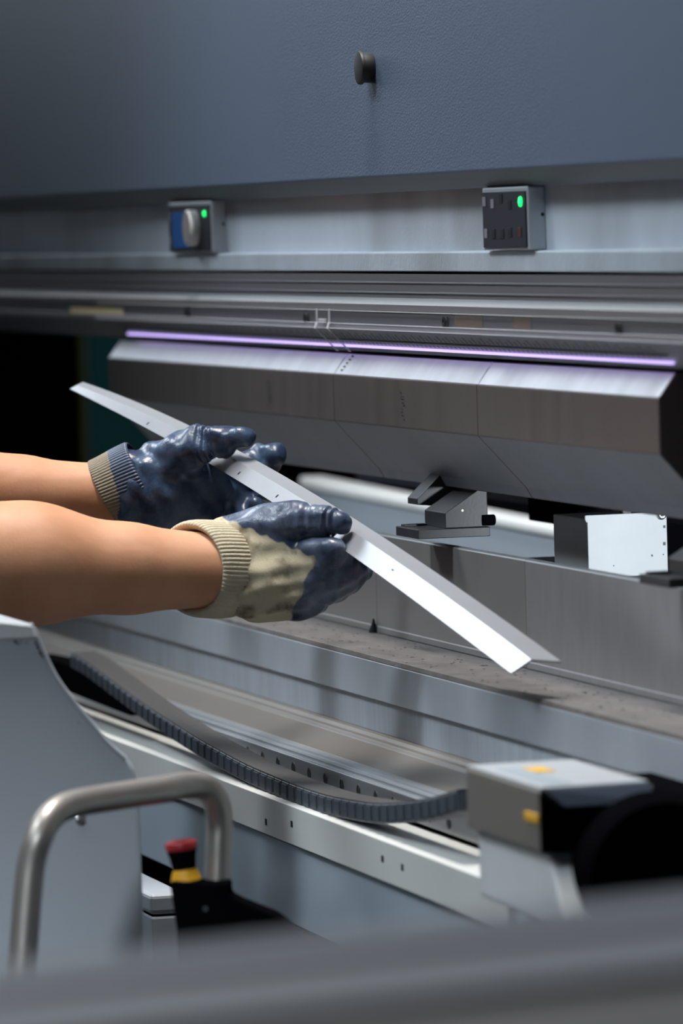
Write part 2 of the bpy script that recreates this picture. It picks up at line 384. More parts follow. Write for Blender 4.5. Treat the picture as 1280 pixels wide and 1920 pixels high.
# clear cover over the scale, with a joint clip
xc0 = at_y(205, 590, Yr)[0]; xj = at_y(637, 590, Yr)[0]
cover_prof = [zr(581, -.0125), zr(605, -.0125), zr(616, -.0150), zr(657, .0065), zr(657, .0055), zr(616.3, -.0138), zr(605, -.0115), zr(581, -.0115)]
for a, b_ in ((xc0, xj - .002), (xj + .002, XR)):
    c = prism_x('scale_cover', cover_prof, a, b_, clear_pl, ram, 0); c['label'] = 'clear plastic cover'
for py in (582, 606.5, 616):
    p = zr(py, -.0155 if py > 610 else -.013)
    box('cover_rib', xc0, XR, p[0], p[0] + .001, p[1] - .0004, p[1] + .0004, clear_edge, ram, bevel=0)
clip = [zr(579.5, -.0145), zr(605, -.0145), zr(617, -.0165), zr(658.5, .0045), zr(658.5, .0025), zr(617.3, -.0155), zr(605, -.0135), zr(579.5, -.0135)]
c = prism_x('cover_clip', clip, xj - .024, xj + .020, clear_pl, ram, 0); c['label'] = 'clear joint clip'
for dx in (-.024, .018):
    prism_x('clip_edge', [(y - .0006, z) for y, z in clip], xj + dx, xj + dx + .003, clear_edge, ram, 0)
zc_ = zr(604, -.0165); box('clip_tab', xj - .010, xj + .010, zc_[0], zc_[0] + .002, zc_[1] - .001, zc_[1] + .0022, clear_edge, ram, bevel=.0003)
for px, py in ((354, 585), (578, 596), (839, 603), (1164, 616)):
    p = at_y(px, py, Yr - .0090)
    lathe('cap_screw', p, (0, -1, 0), [(0, .0042), (.0037, .0042), (.0037, .0022), (.0015, .0016)], ink, ram, 16)
for (x0, y0, x1, y1, m_) in ((133, 575, 231, 597, yellow_lab), (853, 590, 905, 625, amber_glint), (962, 592, 996, 626, amber_glint)):
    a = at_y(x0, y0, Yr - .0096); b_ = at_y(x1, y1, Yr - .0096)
    s = box('sticker_or_glint', a[0], b_[0], Yr - .0102, Yr - .0085, min(a[2], b_[2]), max(a[2], b_[2]), m_, ram, bevel=0)
    s['label'] = 'pale yellow rectangular sticker' if m_ is yellow_lab else 'faint amber painted reflection in the clear cover'

# rubber stop on the cover panel
pc = at_y(697, 127, Yp)
st = thing('rubber_stop', (pc[0], Yp, pc[2] - .014), 'round black rubber stop sticking out of the grey upper cover panel', 'bumper')
lathe('stop_stem', pc, (0, -1, 0), [(0, .0118), (.0010, .0124), (.0085, .0122), (.0085, .009)], black_rub, st, 40)
lathe('stop_head', pc + np.array([0, -.0085, 0]), (0, -1, 0), [(0, .0105), (.0003, .0136), (.0018, .0139), (.0030, .0134), (.0034, .012)], black_rub, st, 48)

# ---------------------------------------------------------------- small control boxes on the ledge
def control_box(c0, c1, z0, z1, label, knob):
    yf = Yb - .0135
    x0 = at_y(c0, 420, yf)[0]; x1 = at_y(c1, 420, yf)[0]
    t = thing('control_box', ((x0 + x1) / 2, Yb - .008, z0), label, 'control box', 'control boxes on the upper beam')
    box('case', x0, x1, yf, Yb, z0, z1, box_steel, t, bevel=.0012)
    f = box('front_plate', x0 + .004, x1 - .004, yf - .0012, yf + .001, z0 + .002, z1 - .0035, box_face, t, bevel=.0003)
    L_, H = x1 - x0, z1 - z0
    def fx(u): return x0 + u * L_
    def fz(v): return z0 + v * H
    g = lathe('status_light', (fx(.875), yf - .001, fz(.76)), (0, -1, 0), [(0, .0030 * (1 if knob else 1.35)), (.0012, .0028 * (1 if knob else 1.35)), (.002, .0015)], led_green, t, 20)
    g['label'] = 'lit green status light'
    if knob:
        s = box('screen', fx(.12), fx(.52), yf - .0022, yf - .0008, fz(.10), fz(.80), screen_blue, t, bevel=.0003); s['label'] = 'blue display'
        k = lathe('knob', (fx(.66), yf - .001, fz(.49)), (0, -1, 0), [(0, .0165), (.0062, .0170), (.0085, .0168), (.0092, .0158)], knob_grey, t, 48)
        lathe('knob_face', (fx(.66), yf - .0103, fz(.49)), (0, -1, 0), [(0, .0156), (.0004, .0154)], knob_face, k, 48)
        box('indicator', fx(.045), fx(.075), yf - .002, yf - .0008, fz(.16), fz(.34), mark_light, t, bevel=0)
        box('indicator', fx(.045), fx(.075), yf - .002, yf - .0008, fz(.62), fz(.80), mark_light, t, bevel=0)
    else:
        for u, v, m_ in ((.08, .78, mark_light), (.26, .74, mark_light), (.10, .27, mark_light), (.27, .26, ink), (.46, .26, ink), (.63, .28, ink), (.84, .28, mark_red), (.45, .82, ink), (.64, .72, ink)):
            bb = box('push_button', fx(u - .035), fx(u + .035), yf - .0017, yf - .0008, fz(v - .075), fz(v + .075), m_, t, bevel=.0002)
    lathe('side_screw', (x1 - .0004, yf + .011, fz(.55)), (1, 0, 0), [(0, .0016), (.0008, .0014)], ink, t, 12)
    return t
control_box(317, 397, zl1 + .0006, zc(364.8, Yp + .016) - .0002, 'metal control box with a grey dial, blue screen and green light', True)
control_box(905, 991, zl1 + .0006, zc(364.8, Yp + .016) - .0002, 'metal control box with rows of small buttons and green light, no dial', False)

# ---------------------------------------------------------------- punch segments
Yq = 1.222
pz_top, pz_ch, pz_bv, pz_te, pz_tip = zc(661, Yq + .0135), zc(703, Yq), zc(790, Yq), zc(868, Yq + .038), zc(885, Yq + .043)
yt = Yq + .0455
pprof = [(Yq + .0135, pz_top), (Yq, pz_ch), (Yq, pz_bv), (Yq + .038, pz_te), (Yq + .043, pz_tip), (Yq + .048, pz_tip), (Yq + .053, pz_te), (Yq + .091, pz_bv), (Yq + .091, pz_ch), (Yq + .0775, pz_top),
         (Yq + .062, pz_top), (Yq + .062, pz_top + .035), (Yq + .03, pz_top + .035), (Yq + .03, pz_top)]
pfm = [1, 0, 2, 2, 2, 2, 2, 0, 1, 0, 0, 0, 0, 0]
cuts = [at_y(203, 672, Yq)[0], at_y(624, 702, Yq)[0], at_y(893, 720, Yq)[0], at_y(1234, 748, Yq)[0]]
plabels = ['longest punch segment, at the far end beyond the gloves', 'middle punch segment, between the two bright seams', 'nearest punch segment, with its dark end face showing']
for i in range(3):
    t = thing('punch', ((cuts[i] + cuts[i + 1]) / 2, yt, pz_tip), plabels[i], 'press tool', 'punch segments under the upper beam')
    prism_x('punch_body', pprof, cuts[i] + .0004, cuts[i + 1] - .0004, punch_steel, t, .0009, mats=[punch_steel, punch_ground, punch_bevel], face_mat=pfm)
    if i:
        e = [(cuts[i] + .0005, Yq + .0003, pz_ch + .0004), (cuts[i] + .0035, Yq + .0003, pz_ch + .0004), (cuts[i] + .0035, Yq + .0132, pz_top - .0004), (cuts[i] + .0005, Yq + .0132, pz_top - .0004)]
        prism_to('ground_edge', e, (0, -.0002, .0002), screw_steel, t, bevel=0)['label'] = 'bright ground edge along the seam'
    if i < 2:
        # etched column of small unreadable characters with a square code outline left blank
        px, p0, p1 = ((503, 716, 766) if i == 0 else (753, 738, 792))
        me = bmesh.new(); rnd = random.Random(i + 3); x = at_y(px, p0, Yq)[0]
        for k in range(9):
            z = zc(0, Yq) if False else at_y(px + .03 * k * 6, p0 + k * (p1 - p0) / 9, Yq)[2]
            for q in range(2):
                dx = rnd.uniform(-.006, .004); wdt = rnd.uniform(.003, .008); dz = rnd.uniform(-.0008, .0008); hh = rnd.uniform(.0004, .0009)
                me.faces.new([me.verts.new((x + a, Yq - .0003, z + dz + b_)) for a, b_ in ((dx, 0), (dx + wdt, 0), (dx + wdt, hh), (dx, hh))])
        finish(me, 'etched_mark', dark_steel, t, False, 0, 1)['kind'] = 'stuff'
    if i == 1:
        me = bmesh.new()
        for k in range(5):
            p = np.array([cuts[1] + .022 - .001 * k, Yq + .011 - .0022 * k, 0]); f = (p[1] - Yq) / .0135
            z = pz_ch + (pz_top - pz_ch) * f
            me.faces.new([me.verts.new((p[0] + a, p[1] - .0004 + dy, z + .0005 + dy * (pz_top - pz_ch) / .0135)) for a, dy in ((0, 0), (.006, 0), (.006, .0009), (0, .0009))])
        finish(me, 'etched_mark', ink, t, False, 0, 1)['kind'] = 'stuff'

# ---------------------------------------------------------------- die segments
Yd = 1.249
dz_top, dz_step, dz_base = zc(989, Yd), zc(1157, Yd), zc(1171, Yd - .002)
dcut = [-6.6, at_y(705, 1100, Yd)[0], at_y(985, 1120, Yd)[0], -3.0]
dlabels = ['die bar behind the hands, ending at the fine dark seam', 'die bar with a plain face behind the bent strip', 'nearest die bar, slightly lighter, beside the white box']
dprof = [(Yd + .0012, dz_top), (Yd, dz_top - .0012), (Yd, dz_step), (Yd - .0008, dz_step - .0008), (Yd - .0008, dz_base + .0004), (Yd + .075, dz_base + .0004), (Yd + .075, dz_top - .020), (Yd + .055, dz_top - .020), (Yd + .034, dz_top - .040), (Yd + .009, dz_top)]
for i in range(3):
    t = thing('die', ((dcut[i] + dcut[i + 1]) / 2, Yd + .035, dz_base), dlabels[i], 'press tool', 'die bars on the lower beam')
    prism_x('die_body', dprof, dcut[i] + .0004, dcut[i + 1] - .0004, die_steel_light if i == 2 else die_steel, t, .0004,
            mats=[die_steel_light if i == 2 else die_steel, rail_bright], face_mat=[1, 0, 0, 0, 0, 0, 0, 0, 0, 1])

# ---------------------------------------------------------------- lower beam
zb = dz_base
Ylf = None
for k in range(60):                                    # where the ledge's front edge lies at that height
    yy = 1.13 + .002 * k
    if zc(1216, yy) <= zb: Ylf = yy; break
low = thing('lower_beam', (-4.6, 1.4, 0.0), 'heavy steel lower press beam with a dusty ledge and two polished bands', 'press beam')
zK, zL = zc(1294, Ylf), zc(1354, Ylf + .004)
le = prism_x('ledge', [(Ylf, zb - .004), (Ylf + .001, zb), (Yd + .10, zb), (Yd + .10, zb - .004)], XL, XR, ledge_steel, low, .0004)
le['label'] = 'dusty flat ledge with metal specks'
box('upper_band', XL, XR, Ylf, Ylf + .12, zK, zb - .004, bed_steel, low, bevel=.0008)
box('lower_band', XL, XR, Ylf + .004, Ylf + .12, zL, zK - .0004, bed_steel_low, low, bevel=.0004)
Ys = Ylf
z1, z2 = zc(1357, Ys - .004), zc(1426, Ys - .040)
prism_x('sloped_cover', [(Ys - .004, z1), (Ys - .006, z1 - .0025), (Ys - .010, z1 - .003), (Ys - .012, z1 - .006), (Ys - .040, z2), (Ys - .040, z2 - .06), (Ys + .06, z2 - .06), (Ys + .06, z1)], XL, XR, polished, low, .0006)
prism_x('base_plate', [(1.13, .0), (1.13, .93), (1.30, .93), (1.30, 0)], XL, XR, black_mat, low, .002)  # black panel stands in for the dark void under the channel
# bright swarf flecks and grease line on the ledge
me = bmesh.new(); rnd = random.Random(5)
for k in range(260):
    x = rnd.uniform(-5.2, -3.7); y = rnd.uniform(Ylf + .004, Yd - .006); s = rnd.uniform(.0005, .0016)
    me.faces.new([me.verts.new((x + a * s * 2.2, y + b_ * s, zb + .0004)) for a, b_ in ((-1, -.5), (1, -1), (.7, 1), (-.8, .7))])
sw = finish(me, 'swarf_flecks', screw_steel, low, False, 0, 1); sw['kind'] = 'stuff'
x = at_y(702, 1190, Yd - .002)[0]
lathe('grease_drip', (x, Yd - .0026, zb), (0, 0, 1), [(0, .0042), (.003, .0038), (.008, .0016), (.012, .0006)], ink, low, 14)

# guide rail with a row of bolt holes
Yg = 1.12
gr = thing('guide_rail', (-4.4, Yg + .01, zc(1492, Yg)), 'slim linear guide rail with a row of dark bolt holes, behind the cable chain', 'guide rail')
gz = zc(1492, Yg)
prism_x('rail_body', [(Yg, gz), (Yg, zc(1450, Yg)), (Yg + .003, zc(1446, Yg + .003)), (Yg + .005, zc(1446, Yg + .005)), (Yg + .005, zc(1438, Yg + .005)), (Yg + .009, zc(1434, Yg + .009)),
                      (Yg + .012, zc(1434, Yg + .012)), (Yg + .012, zc(1428, Yg + .012)), (Yg + .03, zc(1428, Yg + .012)), (Yg + .03, gz)], -6.75, at_y(890, 1560, Yg)[0] + .25, guide_steel, gr, .0006)
hx0 = at_y(521, 1421, Yg)[0]; hx1 = at_y(672, 1474, Yg)[0]; pitch = (hx1 - hx0) / 5
for k in range(-5, 11):
    x = hx0 + pitch * k
    lathe('bolt_hole', (x, Yg - .0002, zc(1471.5, Yg)), (0, -1, 0), [(0, .0050), (.0004, .0050), (.0005, .0042), (-.002, .0038)], dark_steel, gr, 20)

# ---------------------------------------------------------------- front channel and tray
Yf = 1.075
zM, zN, zO = zc(1547, Yf), zc(1621, Yf), zc(1773, Yf + .005)
xe = at_y(952, 1700, Yf)[0]
fc = thing('front_channel', (-4.3, Yf + .03, zO), 'pale painted channel running along the press below the cable chain', 'channel')
prism_x('channel_top', [(Yf, zN), (Yf, zM), (Yf + .003, zM + .0006), (Yg + .002, zM + .0006), (Yg + .002, zM - .004), (Yf + .005, zM - .004), (Yf + .005, zN)], -6.75, xe, white_sheet, fc, .0006)
box('channel_skirt', -6.75, xe + .1, Yf + .005, Yf + .008, zO, zM - .006, grey_sheet, fc, bevel=.0006)
for px, py in ((497, 1538), (545, 1542), (715, 1607), (752, 1623)):
    p = at_y(px, py, Yf)
    box('scratch', p[0], p[0] + .006, Yf - .0003, Yf, p[2] - .0035, p[2] + .0015, ink, fc, bevel=0)

# ---------------------------------------------------------------- cable chain
Yk = 1.094
cpx = [(880, 1502), (840, 1514), (790, 1521), (740, 1524), (690, 1518), (640, 1508), (585, 1490), (530, 1468), (485, 1448), (440, 1424), (395, 1399), (350, 1371), (310, 1345), (270, 1317), (240, 1295), (212, 1274), (185, 1254), (160, 1240)]
path = [at_y(px, py, Yk) for px, py in cpx]
P = np.array(catmull(path, 30)); seg = np.linalg.norm(np.diff(P, axis=0), axis=1); S = np.concatenate([[0], np.cumsum(seg)])
ch = thing('cable_chain', tuple(P[200]), 'dark grey plastic cable chain curving along the tray', 'cable chain')
CL, CWd, CH = .0235, .024, .0152
bm = bmesh.new()
def addbox(bm, x0, x1, y0, y1, z0, z1, bev=0):
    V = [bm.verts.new((x, y, z)) for x in (x0, x1) for y in (y0, y1) for z in (z0, z1)]
    for f in ((0, 1, 3, 2), (4, 6, 7, 5), (0, 4, 5, 1), (2, 3, 7, 6), (0, 2, 6, 4), (1, 5, 7, 3)): bm.faces.new([V[k] for k in f])
addbox(bm, -CL * .48, CL * .48, -CWd / 2, CWd / 2, -CH / 2, CH / 2)
bmesh.ops.recalc_face_normals(bm, faces=bm.faces)
bmesh.ops.bevel(bm, geom=list(bm.edges), offset=.0012, segments=1, affect='EDGES')
addbox(bm, -CL * .55, CL * .55, -CWd / 2 + .0018, CWd / 2 - .0018, -CH * .40, CH * .40)
addbox(bm, -CL * .36, CL * .30, -CWd / 2 - .0010, -CWd / 2 + .001, -CH * .36, CH * .34)
for f in bm.faces: f.material_index = 0
nb_ = len(bm.faces)
addbox(bm, -CL * .495, CL * .495, -CWd * .48, CWd * .48, CH / 2 - .001, CH / 2 + .0005)
bm.faces.ensure_lookup_table()
for f in bm.faces[nb_:]: f.material_index = 1
bmesh.ops.recalc_face_normals(bm, faces=bm.faces)
lm = bpy.data.meshes.new('link'); bm.to_mesh(lm); bm.free(); lm.materials.append(chain_mat); lm.materials.append(chain_top)
base = world_loc(ch); k = 0; s = 0.0
while s < S[-1]:
    i = min(int(np.searchsorted(S, s, side='right')), len(P) - 1)
    f = (s - S[i - 1]) / max(S[i] - S[i - 1], 1e-9); p = P[i - 1] * (1 - f) + P[i] * f
    t = P[min(i + 3, len(P) - 1)] - P[max(i - 4, 0)]; t = -t / np.linalg.norm(t)
    o = bpy.data.objects.new('link', lm); COL.objects.link(o); o.parent = ch
    o.location = Vector(p) - base
    o.rotation_euler = (0, -math.atan2(t[2], t[0]), 0)
    s += CL; k += 1
gb = thing('chain_shade_block', tuple(at_y(160, 1300, Yk)), 'black block standing in for shade under the rising far end of the cable chain', 'block')
prism_to('shade_block_body', [at_y(px, py, Yk - .012) for px, py in ((50, 1228), (110, 1240), (150, 1256), (172, 1268), (205, 1293), (236, 1318), (243, 1342), (180, 1318), (50, 1268))], (0, .026, 0), black_mat, gb)  # black shape put where the gap under the chain is in shade

# ---------------------------------------------------------------- sheet follower carriage at the near end
Yc = 1.04
A = at_y(873, 1439, Yc); B = at_y(1013, 1487, Yc); Cc = at_y(1017, 1601, Yc)
xc_0, xc_1 = A[0], B[0]; zt, zbm = (A[2] + B[2]) / 2, Cc[2]
ydp = at_x(1228, 1497, xc_1)[1]
sf = thing('follower_carriage', ((xc_0 + xc_1) / 2, Yc + .05, .80), 'boxy grey carriage with black end and two yellow tags, where the cable chain ends', 'machine carriage')
bvl = .009
prism_to('housing', [(xc_0, Yc, zt), (xc_0, Yc, zbm), (xc_0, ydp, zbm), (xc_0, ydp, zt)], (xc_1 - xc_0 - .004, 0, 0), taupe, sf, bevel=.001)
poly('end_face', [(xc_1 - .004, Yc + .0003, zbm), (xc_1, Yc + .0003, zbm), (xc_1 - .004, ydp + .08, zbm), (xc_1, ydp + .08, zbm), (xc_1 - .004, Yc + .0003, zt - .001), (xc_1, Yc + .0003, zt - .001), (xc_1, Yc + .014, zt - .010), (xc_1, ydp + .08, zt - .010), (xc_1 - .004, ydp + .08, zt - .010), (xc_1 - .004, Yc + .014, zt - .010)],
     [(0, 1, 3, 2), (1, 5, 6, 7, 3), (0, 2, 8, 9, 4), (4, 5, 1, 0), (2, 3, 7, 8), (4, 9, 6, 5), (9, 8, 7, 6)], black_mat, sf)['label'] = 'flat black end face'
tp = prism_to('top_plate', [(xc_0 + .001, Yc + .001, zt), (xc_1 - .003, Yc + .001, zt), (xc_1 - .008, ydp - .002, zt), (xc_0 + .001, ydp - .002, zt)], (0, 0, .0025), follower_top, sf, bevel=.0006)
prism_to('top_bevel', [(xc_1 - .002, Yc + .003, zt + .001), (xc_1 + .0012, Yc + .016, zt - .0105), (xc_1 + .0012, ydp, zt - .0105), (xc_1 - .004, ydp - .003, zt + .0015)], (-.006, 0, -.002), bevel_blue, sf, bevel=.0003)
pl = at_x(1, 1, -1)
a = at_y(985, 1515, Yc); b_ = at_y(1011, 1551, Yc)
box('yellow_tag', a[0], b_[0], Yc - .0012, Yc + .0005, b_[2] + .002, a[2] - .002, yellow_tag, sf, bevel=.0003)
dx = xc_1 - xc_0
box('yellow_tag', xc_0 + dx * .26, xc_0 + dx * .44, Yc + .026, Yc + .040, zt + .0024, zt + .0032, yellow_tag, sf, bevel=.0003)
box('recess', xc_0 + dx * .22, xc_0 + dx * .92, Yc + .010, Yc + .026, zt + .0022, zt + .0030, grey_sheet, sf, bevel=.0003)
bx0 = at_y(896, 1600, Yc + .006)[0]; bx1 = at_y(1062, 1680, Yc + .006)[0]
bzl = at_y(980, 1712, Yc + .006)[2]
br = prism_to('bracket', [(bx0, Yc + .006, zbm + .001), (bx0, Yc + .006, bzl), (bx1, Yc + .006, bzl), (xc_1 + .012, Yc + .006, bzl + .022), (xc_1 - .003, Yc + .006, zbm - .006), (xc_1 - .005, Yc + .006, zbm + .001)], (0, Yf - .002 - (Yc + .006), 0), white_paint, sf, bevel=.003, seg=3)
p = at_x(1095, 1640, xc_1 + .03); q = at_x(1400, 1640, xc_1 + .03)
z0 = at_x(1150, 1690, xc_1 + .03)[2]; z1_ = at_x(1150, 1600, xc_1 + .03)[2]
lathe('drive_casing', (xc_1 - .12, (p[1] + q[1]) / 2, (z0 + z1_) / 2 - .004), (1, 0, 0), [(0, .055), (.14, .055), (.148, .050)], black_mat, sf, 48)
box('mounting_plate', xc_1 - .2, xc_1 - .01, ydp + .012, ydp + .16, z0 - .06, zt - .012, black_mat, sf, bevel=.002)

# ---------------------------------------------------------------- grey housing at the lower left
Xh = -3.95
hp = [(-260, 1120), (0, 1163), (20, 1164), (60, 1169), (70, 1186), (85, 1222), (108, 1268), (140, 1313), (172, 1352), (205, 1392), (238, 1420), (254, 1440), (262, 1470), (265, 1560), (270, 1700), (277, 1950), (-260, 1950)]
hs = thing('machine_housing', (Xh - .15, .75, .70), 'smooth grey machine housing with a swept top edge, behind the tube handle', 'housing')
ol = [at_x(px, py, Xh) for px, py in hp]
ol[-1][2] = 0.0; ol[-2][2] = 0.0; ol[-1][1] = ol[0][1]
prism_to('shell', ol, (-.20, 0, 0), housing_paint, hs, bevel=.004, seg=3)
# raised rim that follows the sweep, the upper fold and a corner strip
rim = [(60, 1167), (70, 1185), (85, 1221), (108, 1267), (140, 1312), (172, 1351), (205, 1391), (238, 1420)]
tube('edge_rim', catmull([at_x(px - 3, py + 2, Xh + .0005) for px, py in rim], 6), .0017, housing_paint, hs, 10)
prism_to('top_fold', [at_x(px, py, Xh) for px, py in ((-260, 1125), (0, 1165), (58, 1171), (70, 1196), (0, 1199), (-260, 1206))], (.004, 0, 0), white_paint, hs, bevel=.0015)  # paler paint stands in for light on the upward-facing fold
p = at_x(152, 1538, Xh)
lathe('screw', p, (1, 0, 0), [(0, .0042), (.0006, .0040), (.0012, .0026), (.0012, .0014), (.0006, .0012)], screw_steel, hs, 24)
me = bmesh.new()
for (px, py, w_, h_) in ((28, 1203, 5, 8), (33, 1205, 3, 4), (39, 1204, 2, 6), (49, 1205, 5, 3), (66, 1206, 4, 6), (70, 1214, 4, 8), (75, 1224, 5, 8), (79, 1230, 4, 6), (147, 1355, 3, 2)):
    q = [at_x(px + a * w_, py + b_ * h_, Xh + .0045) for a, b_ in ((-.5, -.5), (.4, -.3), (.6, .5), (-.2, .4))]
    me.faces.new([me.verts.new(v) for v in q])
finish(me, 'scuff_mark', dark_steel, hs, False, 0, 1)['kind'] = 'stuff'

# ---------------------------------------------------------------- tube handle, emergency stop, small casing
hd = [(40, 1830, 3.80), (44, 1778, 3.80), (57, 1630, 3.80), (74, 1567, 3.80), (96, 1530, 3.81), (132, 1509, 3.83), (212, 1494, 3.87), (300, 1481, 3.91), (352, 1472, 3.94), (384, 1476, 3.95), (404, 1500, 3.955), (411, 1540, 3.96), (410, 1590, 3.96), (406, 1690, 3.96)]
hpts = [at_d(*p) for p in hd]
foot = at_d(30, 2050, 3.80); hpts = [np.array([foot[0], foot[1], .01]), np.array([foot[0], foot[1], .45]), foot] + hpts
h0 = thing('tube_handle', (foot[0], foot[1], 0), 'bent stainless steel tube handle in front of the grey housing', 'handle')
tube('handle_tube', catmull(hpts, 8), .0096, stainless, h0, 32)
lathe('base_plate', (foot[0], foot[1], 0), (0, 0, 1), [(0, .09), (.008, .09), (.012, .085)], black_mat, h0, 40)
es = thing('emergency_stop', tuple(at_d(375, 1745, 3.93)), 'black control block with a red emergency push button on a yellow collar', 'emergency stop')
De = 3.93
blk = [(318, 1653), (355, 1652), (400, 1657), (433, 1654), (433, 1678), (455, 1690), (520, 1716), (620, 1790), (620, 1830), (334, 1830), (331, 1745)]  # slanted right part stands in for the dark underside of the channel
prism_to('control_block_and_dark_wedge', [at_d(px, py, De - .012) for px, py in blk], RW @ np.array([0, 0, -.045]), black_mat, es, bevel=.0025, seg=3)
lathe('block_screw', at_d(385, 1704, De - .0115), RW @ np.array([0, 0, 1.]), [(0, .0022), (.001, .0018)], dark_steel, es, 14)
up = RW @ np.array([-.13, 1, 0.06]); up /= np.linalg.norm(up)
c0 = at_d(349, 1650, De)
co = lathe('button_collar', c0, up, [(0, .0108), (.0035, .0098), (.0078, .0082), (.008, .0070)], yellow_pl, es, 40); co['label'] = 'yellow collar'
bu = lathe('push_button', at_d(346, 1633, De), up, [(0, .0080), (.010, .0094), (.0150, .0108), (.0160, .0108)], black_mat, es, 40)
rc = lathe('button_cap', at_d(346, 1633, De) + up * .0152, up, [(0, .0108), (.0010, .0113), (.0035, .0115), (.0052, .0110), (.0062, .0092), (.0068, .004)], red_pl, es, 40); rc['label'] = 'red button top'
Xs = -4.45
sc_ = thing('junction_box', tuple(at_x(300, 1800, Xs)), 'small pale grey two-part box between the housing and the stop button', 'box')
y0_, y1_ = at_x(282, 1700, Xs)[1], at_x(350, 1700, Xs)[1]
zA, zS, zB = at_x(300, 1676, Xs)[2], at_x(300, 1717, Xs)[2], 0.0
box('box_lid', Xs - .16, Xs, y0_, y1_, zS + .0006, zA, grey_box, sc_, bevel=.004, seg=3)
box('box_base', Xs - .16, Xs, y0_ + .001, y1_ + .004, zB, zS - .0006, grey_box, sc_, bevel=.002, seg=2)
box('box_gasket', Xs - .155, Xs - .003, y0_ + .002, y1_ - .002, zS - .0008, zS + .0008, black_mat, sc_, bevel=0)

# ---------------------------------------------------------------- behind the tools
Xk = -4.25
yk0, yk1 = at_x(1100, 1000, Xk)[1], at_x(1249, 1000, Xk)[1]
zk1, zk0 = at_x(1175, 963, Xk)[2], 1.113
xk0 = at_y(1036, 1000, yk0)[0]
bg = thing('backgauge_housing', ((Xk + xk0) / 2, (yk0 + yk1) / 2, zk0), 'white sheet metal box with a socket screw in its top corner, behind the tools', 'machine box')
box('case', xk0, Xk - .0025, yk0 + .0006, yk1, zk0, zk1 - .003, white_paint, bg, bevel=.001)
tb = [(yk0 - .0012, zk1 - .0035), (yk0 - .0012, zk1), (yk1 + .0005, zk1), (yk1 + .0005, zk0), (yk0 + .0006, zk0), (yk0 + .0006, zk1 - .0055), (yk0 - .0002, zk1 - .0058)]
prism_x('cover_plate', tb, Xk - .0022, Xk, white_paint, bg, .0005)
def cap(name, c, ax, r, parent):
    o = lathe(name, c, ax, [(0, r * 1.25), (.0006, r * 1.25), (.0008, r), (.0030, r * .92), (.0034, r * .75), (.0034, r * .5), (.0016, r * .48)], screw_steel, parent, 32)
    lathe('socket', np.array(c) + np.array(ax) * .0018, ax, [(0, r * .46), (.0002, r * .45)], ink, o, 6)
    return o
cap('socket_screw', at_x(1239, 965, Xk), (1, 0, 0), .0033, bg)
lathe('stand_off', at_x(1172, 957, Xk - .006), (1, 0, 0), [(0, .0044), (.004, .0044), (.0046, .0036)], dark_steel, bg, 24)
for px, py, r in ((1245, 988, 2.2), (1245, 1020, 2.6), (1222, 1042, 1.6), (1243, 1040, 1), (1150, 1061, 1)):
    p = at_x(px, py, Xk); box('grime_spot', Xk, Xk + .0003, p[1] - r * .0004, p[1] + r * .0004, p[2] - r * .0004, p[2] + r * .0006, dark_steel, bg, bevel=0)

# stepped back gauge fingers
def finger(Xf, pts_dx, label, wing=True):
    """Xf: plane of its end face; pts_dx: pixel shift of the whole figure"""
    sx, sy = pts_dx
    def E(px, py): return at_x(640 + (px - 640) * 1 + sx, py + sy, Xf)
    t = thing('stop_finger', tuple(E(850, 1010)), label, 'back stop', 'back gauge fingers')
    yb0 = E(834, 962)[1]; yb1 = E(914, 960)[1]
    zt0, zt1, zp1, zp0 = E(834, 962)[2], E(912, 908)[2], E(834, 991)[2], E(783, 1011)[2]
    ypl = E(783, 1011)[1]
    W = .062
    prism_x('finger_block', [(yb0, zp1), (yb0, zt0), (yb1 - .001, zt1), (yb1, zt1 - .001), (yb1, zp1)], Xf - W, Xf, dark_steel, t, .0006)
    prism_x('base_plate', [(ypl, zp0), (ypl, zp1), (yb1 + .001, zp1 - .0002), (yb1 + .001, zp0)], Xf - W * 1.08, Xf + .002, dark_steel, t, .0005)
    box('plate_edge', Xf - W * 1.05, Xf - W * .9, ypl + .004, yb0, zp1, zp1 + .0016, dark_steel, t, bevel=.0003)
    if wing: prism_x('rear_wing', [(yb0 - .004, zt0 + .004), (yb0 - .004, zt0 + .009), (yb1 - .018, zt1 + .008), (yb1, zt1 + .008), (yb1, zt0)], Xf - W * 1.6, Xf - W * 1.12, dark_steel, t, .0006)
    if wing: lathe('thumb_screw', E(917, 975), (0, 1, 0), [(-.006, .0045), (.004, .0045), (.0046, .0038)], black_mat, t, 20)
    lathe('pin', E(866, 957), (1, 0, 0), [(0, .0012), (.0012, .001)], stainless, t, 12)
    return t
finger(-4.42, (0, 0), 'dark steel stop finger pointing out below the middle of the punches')
finger(-3.76, (470, 92), 'dark steel stop finger cut off at the frame edge, before the white box', False)

bar = thing('backgauge_bar', (-4.5, 1.45, 1.13), 'dark navy gauge bar half hidden behind the punch tips', 'machine bar')
p0 = at_d(915, 935, 4.85); p1 = at_d(1300, 950, 4.35)
ybar = 1.43
box('bar_body', -5.4, -4.30, ybar, ybar + .06, zc(897, ybar), zc(800, ybar), navy_paint, bar, bevel=.002)
box('clamp_block', at_y(1030, 950, ybar)[0], at_y(1085, 950, ybar)[0], ybar - .02, ybar, zc(897, ybar) - .010, zc(860, ybar), black_mat, bar, bevel=.002)

